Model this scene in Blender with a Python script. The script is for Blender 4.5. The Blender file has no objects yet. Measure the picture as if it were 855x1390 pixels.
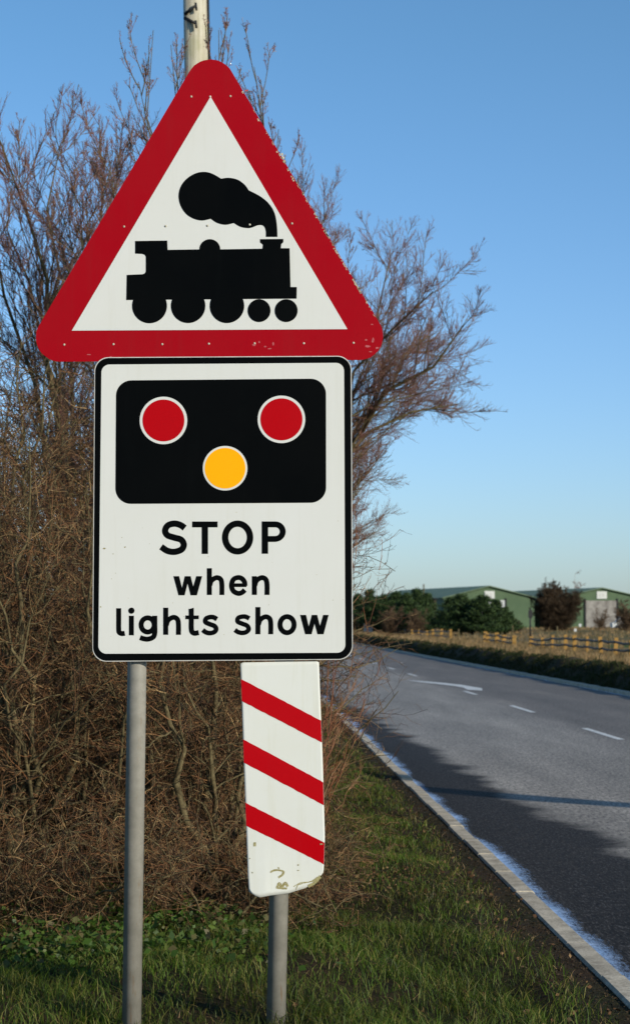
import bpy, bmesh, math, random
import numpy as np
from mathutils import Vector

R = math.radians
PI = math.pi
random.seed(7)
rng = np.random.default_rng(11)
S = bpy.context.scene
COL = S.collection

# ---------------------------------------------------------------- camera
F = 2600.0                     # focal length in photo pixels (855 wide)
EYE = 1.6
PITCH = math.atan(150.0 / F)
cd = bpy.data.cameras.new('camera')
cd.sensor_fit = 'HORIZONTAL'
cd.sensor_width = 24.0
cd.lens = F / 855.0 * 24.0
cd.clip_start = 0.1
cd.clip_end = 6000
cd.dof.use_dof = True
cd.dof.focus_distance = 7.7
cd.dof.aperture_fstop = 8.0
cam = bpy.data.objects.new('camera', cd)
cam.location = (0, 0, EYE)
cam.rotation_euler = (PI / 2 + PITCH, 0, 0)
COL.objects.link(cam)
S.camera = cam

# ---------------------------------------------------------------- light
SUN_AZ, SUN_EL = 135.0, 20.0   # azimuth clockwise from +Y (view direction)
w = bpy.data.worlds.new("World")
S.world = w
w.use_nodes = True
nt = w.node_tree
bg = nt.nodes['Background']
sky = nt.nodes.new('ShaderNodeTexSky')
sky.sky_type = 'NISHITA'
sky.sun_disc = False
sky.sun_elevation = R(SUN_EL)
sky.sun_rotation = R(SUN_AZ)
sky.altitude = 0
sky.air_density = 1.0
sky.dust_density = 0.6
sky.ozone_density = 1.0
tint = nt.nodes.new('ShaderNodeMix'); tint.data_type = 'RGBA'; tint.blend_type = 'MULTIPLY'
tint.inputs[0].default_value = 1.0
wtc = nt.nodes.new('ShaderNodeTexCoord'); wsep = nt.nodes.new('ShaderNodeSeparateXYZ')
nt.links.new(wtc.outputs['Generated'], wsep.inputs[0])
wr = nt.nodes.new('ShaderNodeValToRGB')
wr.color_ramp.elements[0].position = 0.0; wr.color_ramp.elements[0].color = (0.98, 1.29, 2.0, 1)
wr.color_ramp.elements[1].position = 0.30; wr.color_ramp.elements[1].color = (0.84, 1.34, 1.74, 1)
nt.links.new(wsep.outputs[2], wr.inputs[0])
nt.links.new(wr.outputs[0], tint.inputs[7])
nt.links.new(sky.outputs[0], tint.inputs[6])
nt.links.new(tint.outputs[2], bg.inputs[0])
bg.inputs[1].default_value = 0.084
sl = bpy.data.lights.new('sun', 'SUN')
sl.energy = 5.0
sl.angle = R(0.5)
sl.color = (1.0, 0.92, 0.79)
so = bpy.data.objects.new('sun', sl)
sd = Vector((math.sin(R(SUN_AZ)) * math.cos(R(SUN_EL)), math.cos(R(SUN_AZ)) * math.cos(R(SUN_EL)), math.sin(R(SUN_EL))))
so.rotation_euler = sd.to_track_quat('Z', 'Y').to_euler()
so.location = sd * 50
COL.objects.link(so)
S.view_settings.view_transform = 'Standard'
S.view_settings.look = 'None'
S.view_settings.exposure = 0.0
S.view_settings.gamma = 1.0
S.view_settings.use_curve_mapping = False
S.cycles.max_bounces = 5
S.cycles.diffuse_bounces = 3

# ---------------------------------------------------------------- helpers
cp, sp_ = math.cos(PITCH), math.sin(PITCH)
def ray(px, py):
    a = (px - 427.5) / F
    b = (695.0 - py) / F
    return Vector((a, cp - b * sp_, sp_ + b * cp))
def P(px, py, Y):
    d = ray(px, py)
    return Vector((0, 0, EYE)) + d * (Y / d.y)
def G(px, py, z=0.0):
    d = ray(px, py)
    return Vector((0, 0, EYE)) + d * ((z - EYE) / d.z)

YAW = math.atan(97.5 / F)      # the road runs this much to the left of +Y
def UV2W(u, v, z=0.0):
    return Vector((u * math.cos(YAW) - v * math.sin(YAW), u * math.sin(YAW) + v * math.cos(YAW), z))
def W2UV(x, y):
    return (x * math.cos(YAW) + y * math.sin(YAW), -x * math.sin(YAW) + y * math.cos(YAW))

def tag(o, label=None, cat=None, group=None, kind=None):
    if label: o['label'] = label
    if cat: o['category'] = cat
    if group: o['group'] = group
    if kind: o['kind'] = kind
    return o
def empty(name, loc=(0, 0, 0), rz=0):
    o = bpy.data.objects.new(name, None)
    o.empty_display_size = 0.2
    o.location = loc
    o.rotation_euler = (0, 0, rz)
    COL.objects.link(o)
    return o
def link(name, me, mat, parent=None):
    if mat is not None:
        me.materials.append(mat)
    o = bpy.data.objects.new(name, me)
    COL.objects.link(o)
    if parent is not None:
        o.parent = parent
        # geometry is written in world space; parts hang on an un-rotated parent chain
        off = Vector((0, 0, 0))
        q = parent
        while q is not None:
            off += q.location
            q = q.parent
        me.transform(__import__('mathutils').Matrix.Translation(-off))
    return o
def npmesh(name, verts, faces_flat, nper, smooth=False):
    """verts (N,3), faces (M,nper)"""
    me = bpy.data.meshes.new(name)
    nv, nf = len(verts), len(faces_flat)
    me.vertices.add(nv)
    me.vertices.foreach_set('co', np.asarray(verts, dtype=np.float32).ravel())
    me.loops.add(nf * nper)
    me.loops.foreach_set('vertex_index', np.asarray(faces_flat, dtype=np.int32).ravel())
    me.polygons.add(nf)
    me.polygons.foreach_set('loop_start', np.arange(0, nf * nper, nper, dtype=np.int32))
    if smooth:
        me.polygons.foreach_set('use_smooth', np.ones(nf, dtype=bool))
    me.update(calc_edges=True)
    return me
def bmesh_to(name, bm):
    me = bpy.data.meshes.new(name)
    bmesh.ops.recalc_face_normals(bm, faces=bm.faces)
    bm.to_mesh(me)
    bm.free()
    return me

# ---------------------------------------------------------------- materials
def new_mat(name, rough=0.6, spec=0.4):
    m = bpy.data.materials.new(name)
    m.use_nodes = True
    b = m.node_tree.nodes['Principled BSDF']
    b.inputs['Roughness'].default_value = rough
    b.inputs['Specular IOR Level'].default_value = spec
    return m, m.node_tree, b
def c4(c): return (c[0], c[1], c[2], 1.0)
def noise(nt, scale, detail=4, rough=0.6, vec=None, dist=0.0):
    n = nt.nodes.new('ShaderNodeTexNoise')
    n.inputs['Scale'].default_value = scale
    n.inputs['Detail'].default_value = detail
    n.inputs['Roughness'].default_value = rough
    n.inputs['Distortion'].default_value = dist
    if vec is None:
        tc = nt.nodes.new('ShaderNodeTexCoord')
        vec = tc.outputs['Object']
    nt.links.new(vec, n.inputs['Vector'])
    return n
def ramp(nt, fac, stops, interp='LINEAR'):
    r = nt.nodes.new('ShaderNodeValToRGB')
    r.color_ramp.interpolation = interp
    e = r.color_ramp.elements
    while len(e) < len(stops): e.new(0.5)
    for el, (p, c) in zip(e, stops):
        el.position = p
        el.color = c4(c) if len(c) == 3 else c
    nt.links.new(fac, r.inputs[0])
    return r
def mixc(nt, fac, a, b, mode='MIX'):
    m = nt.nodes.new('ShaderNodeMix')
    m.data_type = 'RGBA'
    m.blend_type = mode
    for s, v in ((0, fac), (6, a), (7, b)):
        if hasattr(v, 'is_linked') or hasattr(v, 'links'):
            nt.links.new(v, m.inputs[s])
        elif s == 0: m.inputs[0].default_value = v
        else: m.inputs[s].default_value = c4(v)
    return m.outputs[2]
def math_(nt, op, a, b=None, c=None, clamp=False):
    m = nt.nodes.new('ShaderNodeMath')
    m.operation = op
    m.use_clamp = clamp
    for i, v in enumerate((a, b, c)):
        if v is None: continue
        if hasattr(v, 'links'): nt.links.new(v, m.inputs[i])
        else: m.inputs[i].default_value = v
    return m.outputs[0]
def bump(nt, b, h, strength=0.3, dist=0.01):
    bp = nt.nodes.new('ShaderNodeBump')
    bp.inputs['Strength'].default_value = strength
    bp.inputs['Distance'].default_value = dist
    nt.links.new(h, bp.inputs['Height'])
    nt.links.new(bp.outputs[0], b.inputs['Normal'])

def mottled(name, ca, cb, scale=5, rough=0.7, spec=0.3, detail=5, bstr=0.0, lo=0.35, hi=0.65, fine=None, bdist=0.01):
    m, nt, b = new_mat(name, rough, spec)
    n = noise(nt, scale, detail)
    r = ramp(nt, n.outputs[0], [(lo, ca), (hi, cb)])
    out = r.outputs[0]
    if fine:
        n2 = noise(nt, fine, 3)
        r2 = ramp(nt, n2.outputs[0], [(0.3, (0.7, 0.7, 0.7)), (0.7, (1.25, 1.25, 1.25))])
        out = mixc(nt, 1.0, out, r2.outputs[0], 'MULTIPLY')
    nt.links.new(out, b.inputs['Base Color'])
    if bstr: bump(nt, b, n.outputs[0], bstr, bdist)
    return m
def island_mat(name, cols, rough=0.6, spec=0.25, trans=0.0, big=None):
    """colour varies from blade to blade / leaf to leaf"""
    m, nt, b = new_mat(name, rough, spec)
    g = nt.nodes.new('ShaderNodeNewGeometry')
    n = len(cols)
    r = ramp(nt, g.outputs['Random Per Island'], [((i + 0.5) / n, c) for i, c in enumerate(cols)])
    out = r.outputs[0]
    if big:
        sc, ca, cb = big
        nn = noise(nt, sc, 4)
        r2 = ramp(nt, nn.outputs[0], [(0.38, ca), (0.62, cb)])
        out = mixc(nt, 1.0, out, r2.outputs[0], 'MULTIPLY')
    nt.links.new(out, b.inputs['Base Color'])
    if trans:
        tr = nt.nodes.new('ShaderNodeBsdfTranslucent')
        nt.links.new(out, tr.inputs[0])
        mx = nt.nodes.new('ShaderNodeMixShader')
        mx.inputs[0].default_value = trans
        nt.links.new(b.outputs[0], mx.inputs[1])
        nt.links.new(tr.outputs[0], mx.inputs[2])
        nt.links.new(mx.outputs[0], nt.nodes['Material Output'].inputs[0])
    return m

def sheet_mat(name, col, dirt, rough=0.42, amount=0.5, spec=0.06):
    m, nt, b = new_mat(name, rough, spec)
    n1 = noise(nt, 2.2, 6)
    n2 = noise(nt, 38, 4, 0.7)
    f1 = ramp(nt, n1.outputs[0], [(0.35, (0, 0, 0)), (0.75, (1, 1, 1))])
    f2 = ramp(nt, n2.outputs[0], [(0.62, (0, 0, 0)), (0.78, (1, 1, 1))])
    f = math_(nt, 'MULTIPLY', f1.outputs[0], amount * 0.35)
    f = math_(nt, 'ADD', f, math_(nt, 'MULTIPLY', f2.outputs[0], amount * 0.18))
    tcs = nt.nodes.new('ShaderNodeTexCoord'); mps = nt.nodes.new('ShaderNodeMapping'); mps.inputs['Scale'].default_value = (26, 26, 1.6)
    nt.links.new(tcs.outputs['Object'], mps.inputs[0])
    n3 = noise(nt, 1.0, 4, 0.7, mps.outputs[0])
    f3 = ramp(nt, n3.outputs[0], [(0.52, (0, 0, 0)), (0.72, (1, 1, 1))])
    f = math_(nt, 'ADD', f, math_(nt, 'MULTIPLY', f3.outputs[0], amount * 0.28))
    nt.links.new(mixc(nt, f, col, dirt), b.inputs['Base Color'])
    rr = ramp(nt, n1.outputs[0], [(0.3, (rough - 0.1,) * 3), (0.7, (rough + 0.12,) * 3)])
    nt.links.new(rr.outputs[0], b.inputs['Roughness'])
    bump(nt, b, noise(nt, 3.0, 2).outputs[0], 0.12, 0.01)
    return m

M = {}
M['sign_red'] = sheet_mat('sign_red', (0.29, 0.001, 0.006), (0.22, 0.014, 0.016))
M['sign_white'] = sheet_mat('sign_white', (0.57, 0.575, 0.54), (0.46, 0.45, 0.36))
M['marker_white'] = sheet_mat('marker_white', (0.59, 0.60, 0.56), (0.47, 0.46, 0.33), amount=0.8)
M['sign_black'] = sheet_mat('sign_black', (0.0012, 0.0016, 0.0018), (0.004, 0.005, 0.005), rough=0.5, spec=0.03)
M['lamp_red'] = sheet_mat('lamp_red', (0.37, 0.001, 0.004), (0.30, 0.008, 0.014), amount=0.3)
M['lamp_amber'] = sheet_mat('lamp_amber', (0.88, 0.36, 0.002), (0.75, 0.34, 0.02), amount=0.3)
M['chip'] = mottled('chipped_edge', (0.34, 0.28, 0.16), (0.55, 0.50, 0.38), 60, 0.8)
M['scuff'] = mottled('lichen_scuff', (0.20, 0.17, 0.06), (0.34, 0.31, 0.16), 90, 0.9)
M['edge_metal'] = mottled('sign_aluminium', (0.42, 0.41, 0.38), (0.55, 0.54, 0.5), 20, 0.5)
M['rivet'] = mottled('rivet_metal', (0.35, 0.32, 0.22), (0.55, 0.52, 0.42), 60, 0.5)

m, nt, b = new_mat('galvanised_post', 0.45, 0.25)
b.inputs['Metallic'].default_value = 0.0
n1 = noise(nt, 14, 6, 0.7)
base = ramp(nt, n1.outputs[0], [(0.3, (0.19, 0.180, 0.150)), (0.7, (0.28, 0.265, 0.225))]).outputs[0]
tc = nt.nodes.new('ShaderNodeTexCoord')
mp = nt.nodes.new('ShaderNodeMapping')
mp.inputs['Scale'].default_value = (30, 30, 4.0)
nt.links.new(tc.outputs['Object'], mp.inputs[0])
n2 = noise(nt, 1.0, 5, 0.75, mp.outputs[0])
rust = ramp(nt, n2.outputs[0], [(0.60, (0, 0, 0)), (0.68, (1, 1, 1))]).outputs[0]
nt.links.new(mixc(nt, math_(nt, 'MULTIPLY', rust, 0.75), base, (0.20, 0.12, 0.055)), b.inputs['Base Color'])
bump(nt, b, n1.outputs[0], 0.15, 0.002)
M['post'] = m

M['black_plastic'] = mottled('black_metal', (0.012, 0.012, 0.013), (0.02, 0.02, 0.02), 10, 0.6)
M['bark'] = mottled('bark', (0.060, 0.045, 0.020), (0.135, 0.108, 0.052), 26, 0.85, 0.2, bstr=0.5, fine=110)
M['bark_dark'] = mottled('bark_dark', (0.03, 0.024, 0.017), (0.07, 0.055, 0.035), 12, 0.9, 0.2, bstr=0.4)
M['twig_red'] = island_mat('twig_purple_brown', [(0.14, 0.056, 0.044), (0.20, 0.092, 0.060), (0.12, 0.056, 0.050), (0.22, 0.14, 0.075)], 0.6, 0.3)
M['twig_brown'] = island_mat('twig_brown', [(0.016, 0.009, 0.004), (0.20, 0.100, 0.038), (0.12, 0.045, 0.018), (0.38, 0.25, 0.110), (0.018, 0.010, 0.005), (0.030, 0.016, 0.007), (0.26, 0.125, 0.048), (0.03, 0.016, 0.007), (0.045, 0.020, 0.009)], 0.65, 0.3)
M['twig_tan'] = island_mat('shoot_red_brown', [(0.15, 0.050, 0.024), (0.21, 0.085, 0.035), (0.24, 0.13, 0.06)], 0.55, 0.3)
M['leaf_dead'] = island_mat('dead_leaf', [(0.07, 0.035, 0.016), (0.15, 0.08, 0.035), (0.27, 0.17, 0.08), (0.04, 0.022, 0.012)], 0.8, 0.2, 0.2)
M['weed'] = island_mat('weed_leaf', [(0.04, 0.085, 0.010), (0.07, 0.13, 0.016), (0.022, 0.05, 0.008), (0.10, 0.15, 0.025), (0.10, 0.085, 0.03)], 0.5, 0.3, 0.35)
M['grass'] = island_mat('grass_blade', [(0.036, 0.070, 0.006), (0.085, 0.140, 0.013), (0.052, 0.095, 0.008), (0.21, 0.185, 0.05), (0.070, 0.105, 0.012), (0.022, 0.040, 0.005)], 0.55, 0.25, 0.3,
                        big=(1.1, (0.70, 0.62, 0.55), (1.15, 1.2, 1.1)))
M['grass_dry'] = island_mat('dry_grass_blade', [(0.23, 0.145, 0.065), (0.34, 0.225, 0.11), (0.17, 0.105, 0.05), (0.40, 0.29, 0.155), (0.10, 0.085, 0.03)], 0.7, 0.2, 0.25,
                        big=(0.12, (0.75, 0.75, 0.7), (1.15, 1.1, 1.05)))
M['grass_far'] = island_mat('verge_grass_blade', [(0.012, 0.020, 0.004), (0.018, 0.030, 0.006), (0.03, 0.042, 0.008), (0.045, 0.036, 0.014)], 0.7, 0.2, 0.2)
M['conifer'] = island_mat('conifer_needles', [(0.020, 0.040, 0.012), (0.035, 0.062, 0.016), (0.05, 0.085, 0.022), (0.014, 0.026, 0.01)], 0.7, 0.2, 0.1)
M['soil'] = mottled('soil', (0.020, 0.014, 0.009), (0.055, 0.040, 0.026), 30, 0.95, 0.1, bstr=0.6, fine=200)

# ground
m, nt, b = new_mat('verge_and_field', 0.95, 0.1)
tc = nt.nodes.new('ShaderNodeTexCoord')
sx = nt.nodes.new('ShaderNodeSeparateXYZ')
nt.links.new(tc.outputs['Object'], sx.inputs[0])
n1 = noise(nt, 1.6, 6); n2 = noise(nt, 26, 5, 0.7); n3 = noise(nt, 0.05, 5)
near = ramp(nt, n2.outputs[0], [(0.33, (0.012, 0.009, 0.004)), (0.52, (0.026, 0.024, 0.009)), (0.7, (0.055, 0.045, 0.018))]).outputs[0]
near = mixc(nt, ramp(nt, n1.outputs[0], [(0.45, (0, 0, 0)), (0.62, (1, 1, 1))]).outputs[0], near, (0.040, 0.025, 0.013))
far = ramp(nt, n3.outputs[0], [(0.38, (0.085, 0.085, 0.030)), (0.52, (0.17, 0.125, 0.060)), (0.62, (0.06, 0.10, 0.022))]).outputs[0]
f = nt.nodes.new('ShaderNodeMapRange')
f.inputs[1].default_value = 9.6; f.inputs[2].default_value = 11.0
nt.links.new(sx.outputs[0], f.inputs[0])
nt.links.new(mixc(nt, f.outputs[0], near, far), b.inputs['Base Color'])
bump(nt, b, n2.outputs[0], 0.7, 0.03)
M['ground'] = m

# road
m, nt, b = new_mat('asphalt', 0.8, 0.35)
tc = nt.nodes.new('ShaderNodeTexCoord')
sx = nt.nodes.new('ShaderNodeSeparateXYZ')
nt.links.new(tc.outputs['Object'], sx.inputs[0])
u, v = sx.outputs[0], sx.outputs[1]
st = nt.nodes.new('ShaderNodeMapping'); st.inputs['Scale'].default_value = (1.3, 0.16, 1)
nt.links.new(tc.outputs['Object'], st.inputs[0])
n_streak = noise(nt, 1.0, 5, 0.6, st.outputs[0])
gr = nt.nodes.new('ShaderNodeMapping'); gr.inputs['Scale'].default_value = (34, 9, 1)
nt.links.new(tc.outputs['Object'], gr.inputs[0])
n_fine = noise(nt, 1.0, 5, 0.8, gr.outputs[0])
n_mid = noise(nt, 14, 4, 0.7)
vor = nt.nodes.new('ShaderNodeTexVoronoi'); vor.inputs['Scale'].default_value = 70
nt.links.new(tc.outputs['Object'], vor.inputs['Vector'])
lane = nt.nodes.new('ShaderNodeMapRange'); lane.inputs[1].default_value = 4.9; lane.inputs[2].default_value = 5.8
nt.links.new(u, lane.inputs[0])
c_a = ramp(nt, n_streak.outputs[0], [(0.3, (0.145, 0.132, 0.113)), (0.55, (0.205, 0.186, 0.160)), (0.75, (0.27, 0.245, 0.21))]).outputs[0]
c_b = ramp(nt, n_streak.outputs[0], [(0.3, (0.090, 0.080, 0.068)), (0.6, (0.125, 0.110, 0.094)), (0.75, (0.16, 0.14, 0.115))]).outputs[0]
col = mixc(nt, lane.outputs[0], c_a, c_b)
ag = ramp(nt, n_fine.outputs[0], [(0.32, (0.15, 0.15, 0.15)), (0.68, (2.1, 2.1, 2.1))]).outputs[0]
col = mixc(nt, 1.0, col, ag, 'MULTIPLY')
ag2 = ramp(nt, n_mid.outputs[0], [(0.35, (0.85, 0.85, 0.85)), (0.65, (1.15, 1.15, 1.15))]).outputs[0]
col = mixc(nt, 1.0, col, ag2, 'MULTIPLY')
# asphalt colour darkens in a strip beside the kerb: edge runs from u=2.85 (near) to u=2.15 (far), ragged
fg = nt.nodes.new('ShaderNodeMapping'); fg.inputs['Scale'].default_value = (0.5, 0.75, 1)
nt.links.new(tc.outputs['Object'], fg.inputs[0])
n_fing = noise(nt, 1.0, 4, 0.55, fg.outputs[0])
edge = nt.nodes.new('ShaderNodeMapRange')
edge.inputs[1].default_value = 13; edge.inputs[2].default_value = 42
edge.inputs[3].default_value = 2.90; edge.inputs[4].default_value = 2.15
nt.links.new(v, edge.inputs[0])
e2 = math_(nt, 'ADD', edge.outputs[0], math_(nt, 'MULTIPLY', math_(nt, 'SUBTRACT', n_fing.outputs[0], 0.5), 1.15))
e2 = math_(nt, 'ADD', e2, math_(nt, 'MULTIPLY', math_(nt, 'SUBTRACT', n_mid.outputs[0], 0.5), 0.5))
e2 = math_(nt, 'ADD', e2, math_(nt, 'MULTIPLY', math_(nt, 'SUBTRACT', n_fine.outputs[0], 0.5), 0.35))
strip_mask = nt.nodes.new('ShaderNodeMapRange')
strip_mask.inputs[1].default_value = -0.10; strip_mask.inputs[2].default_value = 0.16
nt.links.new(math_(nt, 'SUBTRACT', e2, u), strip_mask.inputs[0])
darkc = mixc(nt, 1.0, col, (0.09, 0.085, 0.085), 'MULTIPLY')
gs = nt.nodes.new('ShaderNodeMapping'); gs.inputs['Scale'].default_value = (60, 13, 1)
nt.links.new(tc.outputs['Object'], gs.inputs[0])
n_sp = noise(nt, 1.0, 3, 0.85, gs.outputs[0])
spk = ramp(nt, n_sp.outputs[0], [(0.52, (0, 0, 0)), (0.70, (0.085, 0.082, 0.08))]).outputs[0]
darkc = mixc(nt, 1.0, darkc, spk, 'ADD')
nt.links.new(mixc(nt, strip_mask.outputs[0], col, darkc), b.inputs['Base Color'])
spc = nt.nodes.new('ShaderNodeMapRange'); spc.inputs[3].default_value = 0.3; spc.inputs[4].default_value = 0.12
nt.links.new(strip_mask.outputs[0], spc.inputs[0]); nt.links.new(spc.outputs[0], b.inputs['Specular IOR Level'])
bump(nt, b, n_fine.outputs[0], 0.5, 0.006)
M['road'] = m

M['kerb'] = mottled('kerb_concrete', (0.29, 0.25, 0.185), (0.52, 0.455, 0.345), 7, 0.9, 0.2, bstr=0.4, fine=70)
M['paint'] = mottled('road_paint', (0.30, 0.30, 0.28), (0.62, 0.62, 0.59), 18, 0.7, 0.3, lo=0.3, hi=0.55)
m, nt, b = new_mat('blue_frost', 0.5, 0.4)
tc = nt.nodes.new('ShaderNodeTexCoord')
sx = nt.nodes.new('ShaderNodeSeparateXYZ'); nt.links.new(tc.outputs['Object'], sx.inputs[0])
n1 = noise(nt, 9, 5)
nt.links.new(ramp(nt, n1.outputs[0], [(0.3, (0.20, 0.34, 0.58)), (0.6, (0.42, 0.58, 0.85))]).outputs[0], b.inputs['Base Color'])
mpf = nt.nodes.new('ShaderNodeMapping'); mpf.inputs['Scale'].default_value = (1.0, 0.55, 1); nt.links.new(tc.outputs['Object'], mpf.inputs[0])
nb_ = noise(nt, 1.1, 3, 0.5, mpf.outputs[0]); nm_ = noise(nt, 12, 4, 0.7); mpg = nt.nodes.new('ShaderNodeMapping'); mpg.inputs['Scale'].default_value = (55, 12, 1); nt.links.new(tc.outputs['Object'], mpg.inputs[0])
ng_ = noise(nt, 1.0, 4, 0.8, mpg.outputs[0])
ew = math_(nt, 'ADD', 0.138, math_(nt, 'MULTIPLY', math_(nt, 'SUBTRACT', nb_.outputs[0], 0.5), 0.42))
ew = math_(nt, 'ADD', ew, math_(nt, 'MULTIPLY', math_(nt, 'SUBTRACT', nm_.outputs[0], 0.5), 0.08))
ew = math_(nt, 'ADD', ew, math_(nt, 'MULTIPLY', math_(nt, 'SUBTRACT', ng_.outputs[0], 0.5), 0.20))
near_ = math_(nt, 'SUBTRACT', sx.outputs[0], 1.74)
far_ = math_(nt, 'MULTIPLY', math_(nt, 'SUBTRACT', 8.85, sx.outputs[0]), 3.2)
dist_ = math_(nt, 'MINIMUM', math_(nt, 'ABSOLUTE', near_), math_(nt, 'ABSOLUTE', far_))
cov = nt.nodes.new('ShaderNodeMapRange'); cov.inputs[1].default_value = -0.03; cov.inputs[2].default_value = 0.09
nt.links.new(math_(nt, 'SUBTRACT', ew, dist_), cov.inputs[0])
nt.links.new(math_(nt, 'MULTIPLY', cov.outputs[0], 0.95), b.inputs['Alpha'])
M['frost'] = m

# ---------------------------------------------------------------- ground, road, kerbs
def gh(u, v):
    """terrain height in road coordinates (u across, v along)"""
    u = np.asarray(u, dtype=float); v = np.asarray(v, dtype=float)
    h = np.zeros(np.broadcast(u, v).shape)
    h = h + np.interp(u, [-3000, -8, -3.5, -1.5, 1.25, 1.42, 1.66, 1.68, 1.80, 8.80, 8.95, 9.10, 9.62, 11.5, 14, 22, 40, 3000],
                      [0.3, 0.25, 0.12, 0.03, 0.0, -0.015, -0.012, -0.35, -0.35, -0.35, -0.06, 0.03, 0.46, 0.36, 0.08, 0.12, 0.40, 0.6])
    right = np.clip((u - 9.2) / 4, 0, 1)
    h = h + right * np.interp(v, [0, 80, 180, 320], [0, 0, 0.22, 0.35])
    b = 0.025 * (np.sin(u * 3.1 + v * 0.9) + np.sin(v * 2.3 - u * 1.3) + 0.7 * np.sin(u * 6.3 + v * 4.1))
    off = ((u < 1.3) & (u > -60)) | ((u > 9.3) & (u < 60))
    h = h + b * off * (1 + 1.0 * (u > 9.3))
    return h
us = np.concatenate([[-3000, -600, -120, -50, -25, -14], np.arange(-10, 1.1, 0.22), [1.25, 1.34, 1.42, 1.50, 1.58, 1.66, 1.68, 1.80, 5, 8.80, 8.95, 9.10, 9.36, 9.62],
                     np.arange(9.8, 14, 0.3), np.arange(14, 30, 1.0), [34, 40, 60, 100, 200, 600, 3000]])
vs = np.concatenate([[-200, -60, -20, -5], np.arange(0, 24, 0.25), np.arange(24, 60, 0.7), np.arange(60, 200, 2.5), [220, 260, 320, 420, 700, 1200, 2200, 4500]])
UU, VV = np.meshgrid(us, vs)
HH = gh(UU, VV)
def uvw(Uv, Vv, Z):
    return np.stack([Uv * math.cos(YAW) - Vv * math.sin(YAW), Uv * math.sin(YAW) + Vv * math.cos(YAW), Z], -1)
nu, nv = len(us), len(vs)
idx = np.arange(nu * nv).reshape(nv, nu)
quads = np.stack([idx[:-1, :-1], idx[:-1, 1:], idx[1:, 1:], idx[1:, :-1]], -1).reshape(-1, 4)
def local_obj(name, verts_uvz, faces, n, mat, smooth=False):
    me = npmesh(name, verts_uvz, faces, n, smooth)
    o = link(name, me, mat)
    o.rotation_euler = (0, 0, YAW)
    return o
g = local_obj('ground', np.stack([UU, VV, HH], -1).reshape(-1, 3), quads, 4, M['ground'], True)
tag(g, kind='structure')
RZ = -0.10
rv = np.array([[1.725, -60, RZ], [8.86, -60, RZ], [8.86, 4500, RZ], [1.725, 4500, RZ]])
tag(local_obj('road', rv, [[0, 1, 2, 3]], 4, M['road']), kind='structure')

def kerb_mesh(name, u0, u1, z0, z1, v0, v1, step, bevel=0.012):
    bm = bmesh.new()
    v = v0
    r = random.Random(3)
    while v < v1:
        L = step if v < 90 else step * 12
        a, bb = v + 0.007, v + L - 0.007
        dz = r.uniform(-0.008, 0.006); du = r.uniform(-0.006, 0.006)
        prof = [(u0 + du, z0), (u0 + du, z1 + dz - bevel), (u0 + du + bevel, z1 + dz), (u1 + du - bevel, z1 + dz), (u1 + du, z1 + dz - bevel), (u1 + du, z0)]
        A = [bm.verts.new((x, a, z)) for x, z in prof]
        B = [bm.verts.new((x, bb, z)) for x, z in prof]
        for i in range(len(prof) - 1):
            bm.faces.new((A[i], A[i + 1], B[i + 1], B[i]))
        bm.faces.new(A); bm.faces.new(B[::-1])
        v += L
    o = link(name, bmesh_to(name, bm), M['kerb'])
    o.rotation_euler = (0, 0, YAW)
    return tag(o, kind='structure')
kerb_mesh('kerb', 1.615, 1.735, -0.3, 0.0, -10.5, 400, 0.915)
kerb_mesh('kerb', 8.85, 8.975, -0.3, 0.0, -10.5, 400, 0.915)

# blue frost lying in the gutters (ragged outline comes from the frost's own coverage)
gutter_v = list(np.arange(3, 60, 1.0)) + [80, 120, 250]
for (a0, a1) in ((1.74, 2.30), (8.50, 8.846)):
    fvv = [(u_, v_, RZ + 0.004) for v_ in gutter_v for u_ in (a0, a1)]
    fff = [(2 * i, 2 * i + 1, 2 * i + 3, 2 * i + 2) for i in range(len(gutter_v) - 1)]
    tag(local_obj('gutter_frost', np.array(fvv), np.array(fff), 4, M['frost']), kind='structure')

# painted markings
def paint_poly(name, polys, z=RZ + 0.004):
    bm = bmesh.new()
    for poly in polys:
        bm.faces.new([bm.verts.new((x, y, z)) for x, y in poly])
    o = link(name, bmesh_to(name, bm), M['paint'])
    o.rotation_euler = (0, 0, YAW)
    return tag(o, kind='structure')
dash = []
for vc in [2.5, 11.4, 20.3, 29.2, 37.6, 46.2, 62, 70.8, 80, 89, 98, 107, 116, 125, 134, 143, 152, 161, 170]:
    L = 1.2 if abs(vc - 46.2) < 0.1 else 1.5
    dash.append([(5.42, vc - L), (5.53, vc - L), (5.53, vc + L), (5.42, vc + L)])
paint_poly('centre_line', dash)
arrow = [(4.80, 56.5), (5.02, 54.6), (5.34, 52.9), (5.62, 51.3), (5.74, 50.0), (5.66, 48.3), (5.96, 47.7), (6.16, 49.4), (6.04, 50.6), (5.94, 52.0), (5.64, 53.7), (5.15, 55.4)]
paint_poly('road_arrow', [arrow])

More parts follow.
